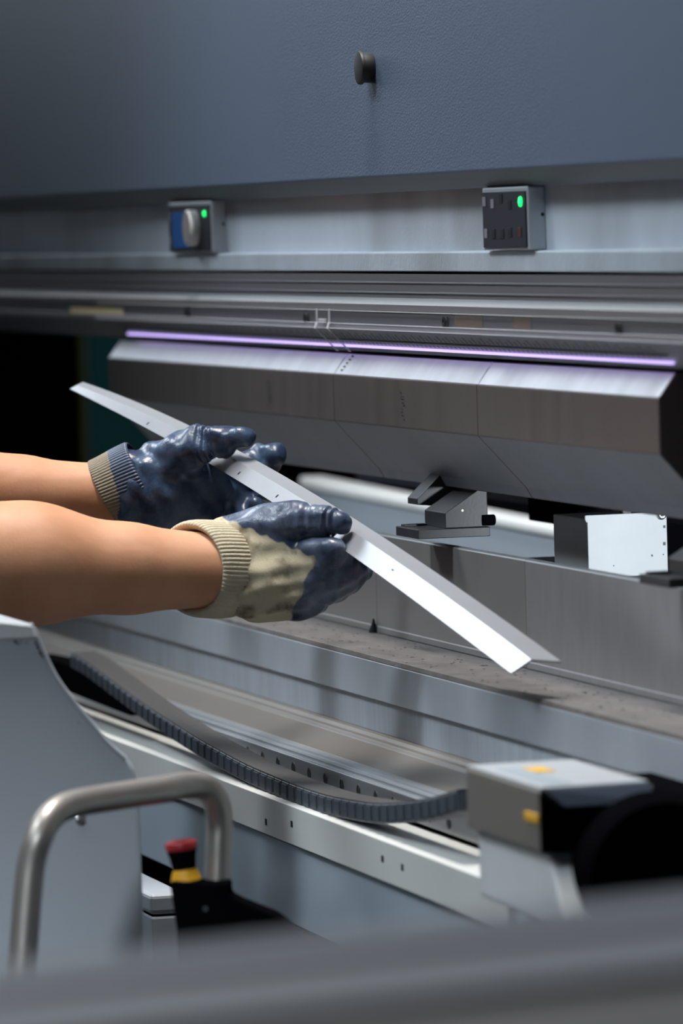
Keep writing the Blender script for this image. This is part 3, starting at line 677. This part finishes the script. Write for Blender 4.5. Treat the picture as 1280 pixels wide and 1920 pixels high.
Yw = 1.62
sh = thing('rear_shelf', (-5.6, Yw + .1, .95), 'blurred grey rear table with a pale bright front edge, seen through the tool gap', 'table')
def shz(px, py): return at_y(px, py, Yw)
a, b_ = shz(560, 893), shz(1100, 1000)
a2, b2 = shz(560, 915), shz(1100, 1022)
prism_to('bright_edge', [a, b_, b2, a2], (0, .03, 0), shelf_edge, sh, bevel=.004, seg=3)
a3, b3 = shz(540, 1150), shz(1130, 1180)
prism_to('front_panel', [a2 + np.array([0, .004, 0]), b2 + np.array([0, .004, 0]), b3 + np.array([0, .004, 0]), a3 + np.array([0, .004, 0])], (0, .02, 0), shelf_paint, sh, bevel=.001)
for x in (a[0] + .1, b_[0] - .1): box('leg', x - .03, x + .03, Yw + .03, Yw + .09, 0, 1.06, shelf_paint, sh, bevel=.002)
a = at_y(985, 1052, yk0 + .02)
box('side_tray', a[0], xk0 + .001, yk0 + .02, yk0 + .06, zk0, zc(1, 1) * 0 + at_y(1010, 1050, yk0 + .02)[2], white_paint, bg, bevel=.001)
a, b_ = at_y(785, 893, 1.775), at_y(812, 930, 1.775)
wt = tube('support_strut', [a, b_], .004, dark_steel, None, 12); tag(wt, 'thin dark slanted strut behind the stop finger', 'strut')

# rear backdrop (dark sheet added for shade), side frame, teal cabinet and post beyond
rg = box('rear_backdrop', -7.75, -2.2, 1.78, 1.80, 0.3, 1.9, black_mat, None, bevel=.002); tag(rg, 'added black sheet standing in for the dark behind the tools', 'backdrop')  # black sheet added for the dark interior behind the tools
a, b_ = at_y(668, 883, 1.76), at_y(720, 896, 1.76)
box('pale_bar', a[0], b_[0], 1.76, 1.781, b_[2], a[2], shelf_edge, rg, bevel=.001)['label'] = 'short pale bar'
sfm = box('side_frame', -7.3, -6.8, 0.95, 1.452, 0.0, 1.335, black_mat, None, bevel=.004); tag(sfm, 'black side frame of the press at the far end', 'machine frame')
p0, p1 = at_d(166, 700, 8.6), at_d(330, 700, 8.6)
tc_ = thing('teal_cabinet', ((p0[0] + p1[0]) / 2, (p0[1] + p1[1]) / 2, 0), 'blurred teal cabinet seen past the far end of the tools', 'cabinet')
box('cabinet_body', p0[0] - .4, p0[0], p0[1], p0[1] + .6, 0, 1.9, teal_paint, tc_, bevel=.004)
box('cabinet_door', p0[0], p0[0] + .012, p0[1] + .004, p0[1] + .55, .1, 1.24, teal_paint, tc_, bevel=.002)
p2 = at_d(139, 700, 8.5)
yp_ = box('yellow_post', p2[0] - .03, p2[0], p2[1], at_d(163, 700, 8.5)[1], 0, 1.9, post_paint, None, bevel=.002); tag(yp_, 'dim yellow-green post beside the teal cabinet', 'post')

# ---------------------------------------------------------------- blurred work table in the foreground
tz = 1.141
xt = at_x(0, 0, -1.95)[0]
tb_ = thing('work_table', (-1.4, .4, 0), 'out of focus grey table top across the bottom of the view', 'table')
prism = [(-1.98, tz - .006), (-1.965, tz), (-1.90, tz + .0005), (-1.895, tz - .004), (-1.885, tz - .004), (-1.88, tz), (-1.80, tz - .002), (-1.795, tz - .008), (-1.78, tz - .008), (-1.775, tz - .004), (-1.2, tz - .03), (-1.2, tz - .06), (-1.98, tz - .06)]
V = [(x, -.4, z - .036) for x, z in prism] + [(x, 1.02, z + .026) for x, z in prism]
n = len(prism); F = [tuple(range(n)), tuple(range(2 * n - 1, n - 1, -1))]; fmm = [0, 0]
for i in range(n):
    j = (i + 1) % n; F.append((i, i + n, j + n, j)); fmm.append(1 if i in (2, 3, 4, 6, 7, 8, 9) else 0)
poly('table_top', V, F, table_paint, tb_, bevel=0, mats=[table_paint, table_dark], fm=fmm)
for y in (-.35, .97):
    for x in (-1.93, -1.27): box('leg', x - .025, x + .025, y - .025, y + .025, 0, tz - .06 + (.022 if y > 0 else -.036), table_paint, tb_, bevel=.003)

# ---------------------------------------------------------------- the bent strip being held
def invd(px): return 1 / 5.0 + (px - 131) / (958 - 131) * (1 / 4.15 - 1 / 5.0)
near_ = [(131, 729), (217, 772), (307, 821), (412, 881), (518, 945), (604, 1003), (690, 1065), (824, 1160), (958, 1262)]
ridg_ = [(143, 722), (202, 746), (270, 775), (342, 808), (434, 859), (560, 933), (669, 1000), (850, 1128), (995, 1236)]
far_ = [(155, 716), (266, 759), (378, 807), (450, 846), (520, 888), (657, 968), (719, 1006), (885, 1121), (1052, 1240)]
def curve(pts, n=60):
    pts = np.array(pts, float); c = np.polyfit(pts[:, 0], pts[:, 1], 4); xs = np.linspace(pts[0, 0], pts[-1, 0], n)
    return np.stack([xs, np.polyval(c, xs)], 1)
cn, crg, cf = curve(near_), curve(ridg_), curve(far_)
pn, pr, pf = [], [], []
for i in range(60):
    d = 1 / invd(crg[i, 0]); s = i / 59
    pr.append(at_d(*crg[i], d)); pn.append(at_d(*cn[i], d + .003)); pf.append(at_d(*cf[i], d + .006))
pn, pr, pf = map(np.array, (pn, pr, pf))
def strip_normals(a, b):
    t = np.gradient((a + b) / 2, axis=0); nn = np.cross(t, b - a); nn /= np.linalg.norm(nn, axis=1)[:, None]
    return nn * np.sign(nn[:, 2:3])
n1, n2 = strip_normals(pn, pr), strip_normals(pr, pf); n3 = (n1 + n2) / np.linalg.norm(n1 + n2, axis=1)[:, None]
TH = .0014
bm = bmesh.new(); rows = []
for i in range(60):
    r_ = [pn[i], pr[i] * .97 + pn[i] * .03, pr[i] + 0 * n3[i], pr[i] * .97 + pf[i] * .03, pf[i], pf[i] - n2[i] * TH, pr[i] - n3[i] * TH * 1.1, pn[i] - n1[i] * TH]
    rows.append([bm.verts.new(Vector(v)) for v in r_])
for i in range(59):
    for k in range(8): bm.faces.new([rows[i][k], rows[i][(k + 1) % 8], rows[i + 1][(k + 1) % 8], rows[i + 1][k]])
bm.faces.new(rows[0]); bm.faces.new(rows[-1][::-1])
wp = thing('bent_strip', tuple(pr[30]), 'long thin folded sheet metal strip held in both gloves', 'metal strip')
so = finish(bm, 'strip_sheet', strip_steel, wp, True, 0, 1, sharp=12)
for px, f in ((453, .42), (513, .42), (277, .38), (735, .55)):
    i = int(np.argmin(abs((pn[:, 0] * 0 + (cn[:, 0] * (1 - f) + crg[:, 0] * f)) - px)))
    c = pn[i] * (1 - f) + pr[i] * f; t = pr[i] - pn[i]; t /= np.linalg.norm(t); g = pr[i + 1] - pr[i]; g /= np.linalg.norm(g)
    ll, ww = (.0030, .0016) if px != 735 else (.0012, .003)
    tt = t + .15 * g
    q = [c + n1[i] * .0002 + tt * a * ll + g * b_ * ww for a, b_ in ((-.5, -.5), (.5, -.5), (.5, .5), (-.5, .5))]
    prism_to('slit', q, n1[i] * .0001, ink, wp, bevel=0)

# ---------------------------------------------------------------- implicit surfaces for the body and gloves
def surface_nets(f, org, h):
    s = f < 0; nx, ny, nz = f.shape
    acc = np.zeros((nx - 1, ny - 1, nz - 1, 3), np.float32); cnt = np.zeros((nx - 1, ny - 1, nz - 1), np.float32)
    sl = lambda o, ax: tuple(slice(o[i], (f.shape[i] - 1 + o[i])) for i in range(3))
    cor = [(i, j, k) for i in (0, 1) for j in (0, 1) for k in (0, 1)]
    for a in cor:
        for ax in range(3):
            if a[ax] == 0:
                b = list(a); b[ax] = 1
                fa, fb = f[sl(a, 0)], f[sl(b, 0)]; m = (fa < 0) != (fb < 0)
                t = np.where(m, fa / np.where(m, fa - fb, 1), 0)
                for q in range(3):
                    acc[..., q] += np.where(m, a[q] + (t if q == ax else 0), 0)
                cnt += m
    act = cnt > 0; idx = -np.ones(cnt.shape, np.int64); idx[act] = np.arange(act.sum())
    ijk = np.argwhere(act); V = (ijk + acc[act] / cnt[act][:, None]) * h + org
    F = []
    for ax in range(3):
        b = [slice(None)] * 3; c = [slice(None)] * 3; b[ax] = slice(0, -1); c[ax] = slice(1, None)
        s0, s1 = s[tuple(b)], s[tuple(c)]; e = np.argwhere(s0 != s1); u, v = [q for q in range(3) if q != ax]
        e = e[(e[:, u] > 0) & (e[:, v] > 0) & (e[:, u] < f.shape[u] - 1) & (e[:, v] < f.shape[v] - 1)]
        def cell(du, dv):
            g = e.copy(); g[:, u] -= du; g[:, v] -= dv; return idx[g[:, 0], g[:, 1], g[:, 2]]
        q = np.stack([cell(1, 1), cell(0, 1), cell(0, 0), cell(1, 0)], 1)
        fl_ = s0[e[:, 0], e[:, 1], e[:, 2]]
        if ax == 1: fl_ = ~fl_
        q[~fl_] = q[~fl_][:, ::-1]; F.append(q)
    return V, np.concatenate(F)

def sdf_eval(prims, org, shape, h, disp=None):
    """prims: (a, b, ra, rb, blend, wrinkles, flatten) ; smooth union of tapered capsules"""
    g = [org[i] + h * np.arange(shape[i], dtype=np.float32) for i in range(3)]
    X_, Y_, Z_ = np.meshgrid(*g, indexing='ij', sparse=True)
    d = np.full(shape, 1.0, np.float32)
    for pr_ in prims:
        a, b, ra, rb, k = [np.asarray(q, np.float32) for q in pr_[:5]]; wr = pr_[5] if len(pr_) > 5 else None
        ba = b - a; l2 = max(float(ba @ ba), 1e-9)
        px, py_, pz = X_ - a[0], Y_ - a[1], Z_ - a[2]
        t = np.clip((px * ba[0] + py_ * ba[1] + pz * ba[2]) / l2, 0, 1)
        e = np.sqrt((px - t * ba[0]) ** 2 + (py_ - t * ba[1]) ** 2 + (pz - t * ba[2]) ** 2) - (ra + t * (rb - ra))
        if wr: e = e + wr[1] * np.sin(2 * PI * wr[0] * t + wr[2]) * np.sin(PI * np.clip(t, 0, 1))
        m = np.clip(0.5 + 0.5 * (d - e) / k, 0, 1)
        d = d * (1 - m) + e * m - k * m * (1 - m)
    if disp is not None: d = d + disp(X_, Y_, Z_)
    return d

def implicit(name, prims, h, m, parent, disp=None, pad=.012, cut=None):
    P_ = np.array([q for p in prims for q in (np.array(p[0]) - max(p[2], p[3]), np.array(p[0]) + max(p[2], p[3]), np.array(p[1]) - max(p[2], p[3]), np.array(p[1]) + max(p[2], p[3]))])
    lo, hi = P_.min(0) - pad, P_.max(0) + pad
    shape = tuple(int(v) for v in np.ceil((hi - lo) / h) + 1)
    d = sdf_eval(prims, lo, shape, h, disp)
    if cut is not None:
        g = [lo[i] + h * np.arange(shape[i], dtype=np.float32) for i in range(3)]
        d = np.maximum(d, cut(*np.meshgrid(*g, indexing='ij', sparse=True)))
    V, F = surface_nets(d, lo, h)
    V = V - np.array(world_loc(parent))
    me = bpy.data.meshes.new(name)
    me.vertices.add(len(V)); me.vertices.foreach_set('co', V.astype(np.float32).ravel())
    me.loops.add(F.size); me.loops.foreach_set('vertex_index', F.astype(np.int32).ravel())
    me.polygons.add(len(F)); me.polygons.foreach_set('loop_start', np.arange(0, F.size, 4, dtype=np.int32))
    me.polygons.foreach_set('use_smooth', np.ones(len(F), bool))
    me.update(calc_edges=True); me.validate()
    return link(name, me, m, parent), V + np.array(world_loc(parent))

def creases(amp, fr, seed):
    rnd = np.random.RandomState(seed); W_ = rnd.normal(size=(7, 3)); W_ /= np.linalg.norm(W_, axis=1)[:, None]; W_ *= (fr * rnd.uniform(.6, 1.6, 7))[:, None]; ph = rnd.uniform(0, 6.28, 7)
    def f(x, y, z):
        s = 0
        for q in range(7): s = s + np.sin(x * W_[q, 0] + y * W_[q, 1] + z * W_[q, 2] + ph[q] + 1.2 * np.sin(z * fr * .4 + x * fr * .3))
        return (amp * s / 3).astype(np.float32)
    return f

# body: standing at the press, both forearms reaching into it
DR, DLh = 4.45, 4.69
def JR(px, py, dz=0): return at_d(px, py, DR - dz / 1000.)      # right (near) arm, dz mm towards the lens
def JL(px, py, dz=0): return at_d(px, py, DLh - dz / 1000.)
person = thing('person', (-4.42, .42, 0), 'person reaching in with bare forearms and dark blue work gloves, holding the bent strip', 'person')
shR, shL = np.array([-4.24, .46, 1.37]), np.array([-4.64, .46, 1.37])
elR = JR(-360, 1040, 45); elL = JL(-330, 905, 15)
mid = (shR + shL) / 2
pel = np.array([-4.42, .40, .95]); chest = np.array([-4.42, .45, 1.25])
body = [
    (shR, elR, .056, .046, .02), (elR, JR(-130, 1050, 45), .047, .050, .02), (JR(-130, 1050, 45), JR(60, 1057, 33), .050, .0445, .02), (JR(60, 1057, 33), JR(240, 1066, 18), .0445, .0345, .02),
    (JR(240, 1066, 18), JR(415, 1070, 0), .0345, .0285, .01), (JR(415, 1070, 0), JR(470, 1072, -10), .0285, .027, .01),
    (shL, elL, .056, .046, .02), (elL, JL(-130, 918, 12), .046, .042, .02), (JL(-130, 918, 12), JL(40, 927, 8), .042, .031, .02), (JL(40, 927, 8), JL(205, 930, 0), .031, .026, .01), (JL(205, 930, 0), JL(262, 918, 0), .026, .026, .01),
    (shR, shL, .060, .060, .06), (mid + np.array([-.10, -.03, -.10]), mid + np.array([.10, -.03, -.10]), .12, .12, .06), (chest + np.array([.06, 0, 0]), pel + np.array([.06, 0, 0]), .115, .12, .06), (chest - np.array([.06, 0, 0]), pel - np.array([.06, 0, 0]), .115, .12, .06),
    (mid + np.array([0, 0, .0]), mid + np.array([0, .02, .12]), .060, .055, .03),
    (mid + np.array([0, .03, .20]), mid + np.array([0, .03, .27]), .078, .088, .02), (mid + np.array([0, .075, .16]), mid + np.array([0, .06, .20]), .038, .05, .03),
    (mid + np.array([0, .125, .205]), mid + np.array([0, .115, .235]), .013, .009, .012),
    (mid + np.array([.082, .02, .20]), mid + np.array([.086, .015, .235]), .010, .014, .006), (mid + np.array([-.082, .02, .20]), mid + np.array([-.086, .015, .235]), .010, .014, .006),
]
for sx in (-1, 1):
    hip = pel + np.array([sx * .09, 0, -.02]); kn = np.array([-4.42 + sx * .12, .43, .50]); an = np.array([-4.42 + sx * .14, .38, .09])
    body += [(hip, kn, .095, .062, .04), (kn, an, .060, .042, .03), (an, an + np.array([sx * .02, .16, -.045]), .045, .035, .03)]
_, _ = implicit('body', body, .0065, skin, person)
torso = [(q[0], q[1], q[2] + .012, q[3] + .012, q[4]) for q in body[11:15]] + [(shR, shR * .35 + elR * .65, .068, .062, .02), (shL, shL * .35 + elL * .65, .068, .062, .02)]
implicit('shirt', torso, .009, shirt_mat, person, cut=lambda x, y, z: (0.93 - z) + 0 * x + 0 * y)
legs = []
for sx in (-1, 1):
    hip = pel + np.array([sx * .09, 0, -.02]); kn = np.array([-4.42 + sx * .12, .43, .50]); an = np.array([-4.42 + sx * .14, .38, .09])
    legs += [(hip, kn, .108, .078, .04), (kn, an, .076, .066, .03)]
legs += [(pel + np.array([.07, 0, 0]), pel - np.array([.07, 0, 0]), .138, .138, .04)]
implicit('trousers', legs, .010, trouser_mat, person, cut=lambda x, y, z: np.maximum(.07 - z, z - 1.0) + 0 * x + 0 * y)
hd_ = mid + np.array([0, .02, .245])
implicit('hair', [(hd_ + np.array([0, -.015, 0]), hd_ + np.array([0, -.01, .035]), .092, .093, .03)], .006, hair_mat, person, cut=lambda x, y, z: (hd_[2] - .03 - z + np.maximum(0, (y - hd_[1]) * 1.2)) + 0 * x)
for sx in (-1, 1):
    an = np.array([-4.42 + sx * .14, .36, .06]); implicit('shoe', [(an + np.array([0, -.02, -.005]), an + np.array([sx * .02, .18, -.015]), .055, .044, .02)], .006, shoe_mat, person, cut=lambda x, y, z: (0.002 - z) + 0 * x + 0 * y)
    implicit('eye', [(mid + np.array([sx * .032, .098, .245]), mid + np.array([sx * .032, .099, .245]), .011, .011, .002)], .002, white_paint, person)

# right glove (nearest the lens)
mm = .001
R_ = [
    (JR(440, 1070, -14), JR(480, 1074, -16), .030, .031, .015), (JR(470, 1040, -2), JR(585, 1020, 8), .020, .015, .014), (JR(470, 1075, 0), JR(588, 1055, 14), .022, .015, .014),
    (JR(470, 1098, 0), JR(578, 1090, 13), .021, .0145, .014), (JR(470, 1112, -4), JR(556, 1118, 6), .018, .0145, .014), (JR(470, 1075, -22), JR(575, 1065, -14), .022, .016, .014), (JR(480, 1112, -8), JR(552, 1130, -4), .016, .014, .012),
    # thumb
    (JR(425, 1010, -14), JR(500, 990, 2), .017, .0165, .012), (JR(500, 990, 2), JR(556, 974, 16), .0165, .0145, .008), (JR(556, 974, 16), JR(606, 976, 26), .0130, .0110, .005, (2.5, .0012, 0)), (JR(606, 976, 26), JR(636, 981, 32), .0112, .0100, .004, (2.5, .0017, 1)),
    # index
    (JR(585, 1030, 20), JR(622, 1034, 32), .0125, .0124, .0025), (JR(622, 1034, 32), JR(660, 1068, 2), .0120, .0100, .003), (JR(660, 1068, 2), JR(676, 1068, -22), .0098, .0085, .003),
    # middle
    (JR(598, 1056, 22), JR(628, 1078, 20), .0135, .0125, .003), (JR(628, 1078, 20), JR(654, 1088, -6), .0120, .0105, .004), (JR(654, 1088, -6), JR(660, 1082, -24), .0102, .009, .003),
    # ring
    (JR(588, 1090, 17), JR(612, 1106, 10), .0130, .0120, .006), (JR(612, 1106, 10), JR(630, 1108, -10), .0112, .0100, .004), (JR(630, 1108, -10), JR(630, 1096, -26), .0096, .0085, .003),
    # little
    (JR(562, 1122, 8), JR(584, 1128, 2), .0120, .0108, .006), (JR(584, 1128, 2), JR(598, 1126, -14), .0104, .0092, .004), (JR(598, 1126, -14), JR(602, 1114, -27), .009, .0078, .003),
]
gr_o, VR = implicit('glove', R_, .0011, glove_near_mat, person, disp=creases(.0014, 300, 4))
gr_o['label'] = 'near glove with a rolled beige knit cuff and dark blue dipped fingers'
def dip_attr(o, V, fn):
    a = o.data.attributes.new('dip', 'FLOAT', 'POINT'); a.data.foreach_set('value', fn(V).astype(np.float32))
def local(V, d0):
    c = (V - CW) @ RW                      # camera axes
    D_ = -c[:, 2]; return 640 + FPX * c[:, 0] / D_, 960 - FPX * c[:, 1] / D_, (d0 - D_) * 1000
def dip_near(V):
    px, py, dz = local(V, DR)
    # knit back of the hand: below a line from the wrist to the knuckles and behind a line across the knuckles
    l1 = (1000 + (px - 485) * .43 + 3 * np.sin(px * .21)) - py      # >0 above -> dipped
    l2 = (px - (592 - (py - 1045) * .42 + 4 * np.sin(py * .12)))    # >0 in front -> dipped
    l3 = (-12 - dz) * 2.4                                           # palm side dipped
    return np.maximum(np.maximum(l1, l2), np.where(px > 500, l3, -50)) / 2400.
dip_attr(gr_o, VR, dip_near)

# left glove (farther)
L_ = [
    (JL(254, 921, 0), JL(300, 918, 0), .0362, .036, .02),
    (JL(300, 900, 0), JL(392, 882, -2), .022, .0135, .014), (JL(300, 925, 0), JL(398, 915, -4), .024, .0135, .014), (JL(300, 950, 0), JL(396, 948, -4), .024, .0135, .014), (JL(300, 965, 0), JL(384, 980, 0), .020, .0135, .014),
    # thenar mound and thumb
    (JL(292, 882, 8), JL(350, 850, 26), .021, .0180, .008), (JL(350, 846, 26), JL(366, 834, 32), .0165, .0140, .010),
    (JL(366, 834, 32), JL(418, 828, 42), .0128, .0116, .006, (4.5, .0017, .5)), (JL(418, 828, 42), JL(456, 821, 52), .0117, .0090, .004, (1.5, .0005, 1)),
    # index reaches under the strip and out beyond it
    (JL(396, 882, -6), JL(440, 876, -26), .0125, .0115, .006), (JL(440, 876, -26), JL(486, 858, -30), .0112, .0100, .004), (JL(486, 858, -30), JL(522, 854, -16), .0095, .0082, .003), (JL(486, 853, -30), JL(520, 850, -18), .0080, .0085, .003),
    # middle
    (JL(402, 915, -8), JL(450, 905, -34), .0125, .0115, .006), (JL(450, 905, -34), JL(490, 884, -40), .0108, .0095, .004), (JL(490, 884, -40), JL(507, 871, -22), .0090, .0080, .003),
    # ring
    (JL(400, 948, -8), JL(446, 948, -26), .0120, .0110, .006), (JL(446, 948, -26), JL(480, 936, -36), .0106, .0095, .004), (JL(480, 936, -36), JL(500, 926, -22), .0090, .0078, .003),
    # little
    (JL(388, 980, -2), JL(430, 976, -14), .0115, .0100, .006), (JL(430, 976, -14), JL(460, 962, -24), .0098, .0088, .004), (JL(460, 962, -24), JL(478, 952, -14), .0085, .0075, .003),
]
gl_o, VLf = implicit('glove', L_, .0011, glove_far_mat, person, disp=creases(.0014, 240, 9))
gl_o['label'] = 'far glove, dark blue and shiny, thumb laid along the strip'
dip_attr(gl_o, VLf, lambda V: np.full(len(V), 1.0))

def cuff(name, parent, c, axis, prof, nrib, amp, mats, mi, squash=1.0, shear=(0, 0)):
    """ribbed knit sleeve: rings (along, radius); ribs run lengthwise"""
    axis = Vector(map(float, axis)).normalized(); c = Vector(map(float, c))
    upv = Vector(RW[:, 1]); upv = (upv - axis * upv.dot(axis)).normalized(); sd = axis.cross(upv)
    pts = catmull([np.array([s_, r_, 0]) for s_, r_ in prof], 5); n_ = nrib * 6
    V = []; F = []; fm_ = []
    for s_, r_, _ in pts:
        for k in range(n_):
            a = 2 * PI * k / n_; rr = r_ + amp * abs(math.sin(a * nrib / 2)) ** .7 - amp * .5
            off = s_ + shear[0] * math.cos(a) + shear[1] * math.sin(a)
            V.append(c + axis * off + upv * (math.cos(a) * rr) + sd * (math.sin(a) * rr * squash))
    for i in range(len(pts) - 1):
        for k in range(n_):
            F.append((i * n_ + k, i * n_ + (k + 1) % n_, (i + 1) * n_ + (k + 1) % n_, (i + 1) * n_ + k)); fm_.append(mi(pts[i][0], 2 * PI * k / n_))
    me = bpy.data.meshes.new(name); o0 = world_loc(parent)
    me.from_pydata([v - o0 for v in V], [], F); me.update()
    me.polygons.foreach_set('use_smooth', [True] * len(F)); me.polygons.foreach_set('material_index', fm_)
    return link(name, me, None, parent, mats)
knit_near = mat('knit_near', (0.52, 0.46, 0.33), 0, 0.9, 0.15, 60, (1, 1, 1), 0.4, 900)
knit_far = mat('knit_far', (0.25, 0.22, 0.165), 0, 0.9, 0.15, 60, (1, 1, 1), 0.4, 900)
dip_far = mat('dip_far', (0.035, 0.055, 0.10), 0, 0.42, 0.3, 40)
axR = RW @ np.array([math.cos(.50), -.03, -math.sin(.50)])
cR = JR(356, 1066, 6)
q = cuff('cuff', gr_o, cR, axR, [(.022, .0300), (.010, .0305), (.003, .0318), (0, .0342), (.0012, .0366), (.006, .0380), (.014, .0384), (.024, .0383), (.030, .0377), (.0325, .0362), (.034, .0353), (.042, .0357), (.054, .0362), (.064, .0358), (.072, .0345), (.078, .031)], 72, .0010, [knit_near], lambda s_, a_: 0, shear=(-.003, .011))
q['label'] = 'thick rolled beige ribbed cuff'
axL = RW @ np.array([.93, .36, .05])
cL = JL(200, 929, 0)
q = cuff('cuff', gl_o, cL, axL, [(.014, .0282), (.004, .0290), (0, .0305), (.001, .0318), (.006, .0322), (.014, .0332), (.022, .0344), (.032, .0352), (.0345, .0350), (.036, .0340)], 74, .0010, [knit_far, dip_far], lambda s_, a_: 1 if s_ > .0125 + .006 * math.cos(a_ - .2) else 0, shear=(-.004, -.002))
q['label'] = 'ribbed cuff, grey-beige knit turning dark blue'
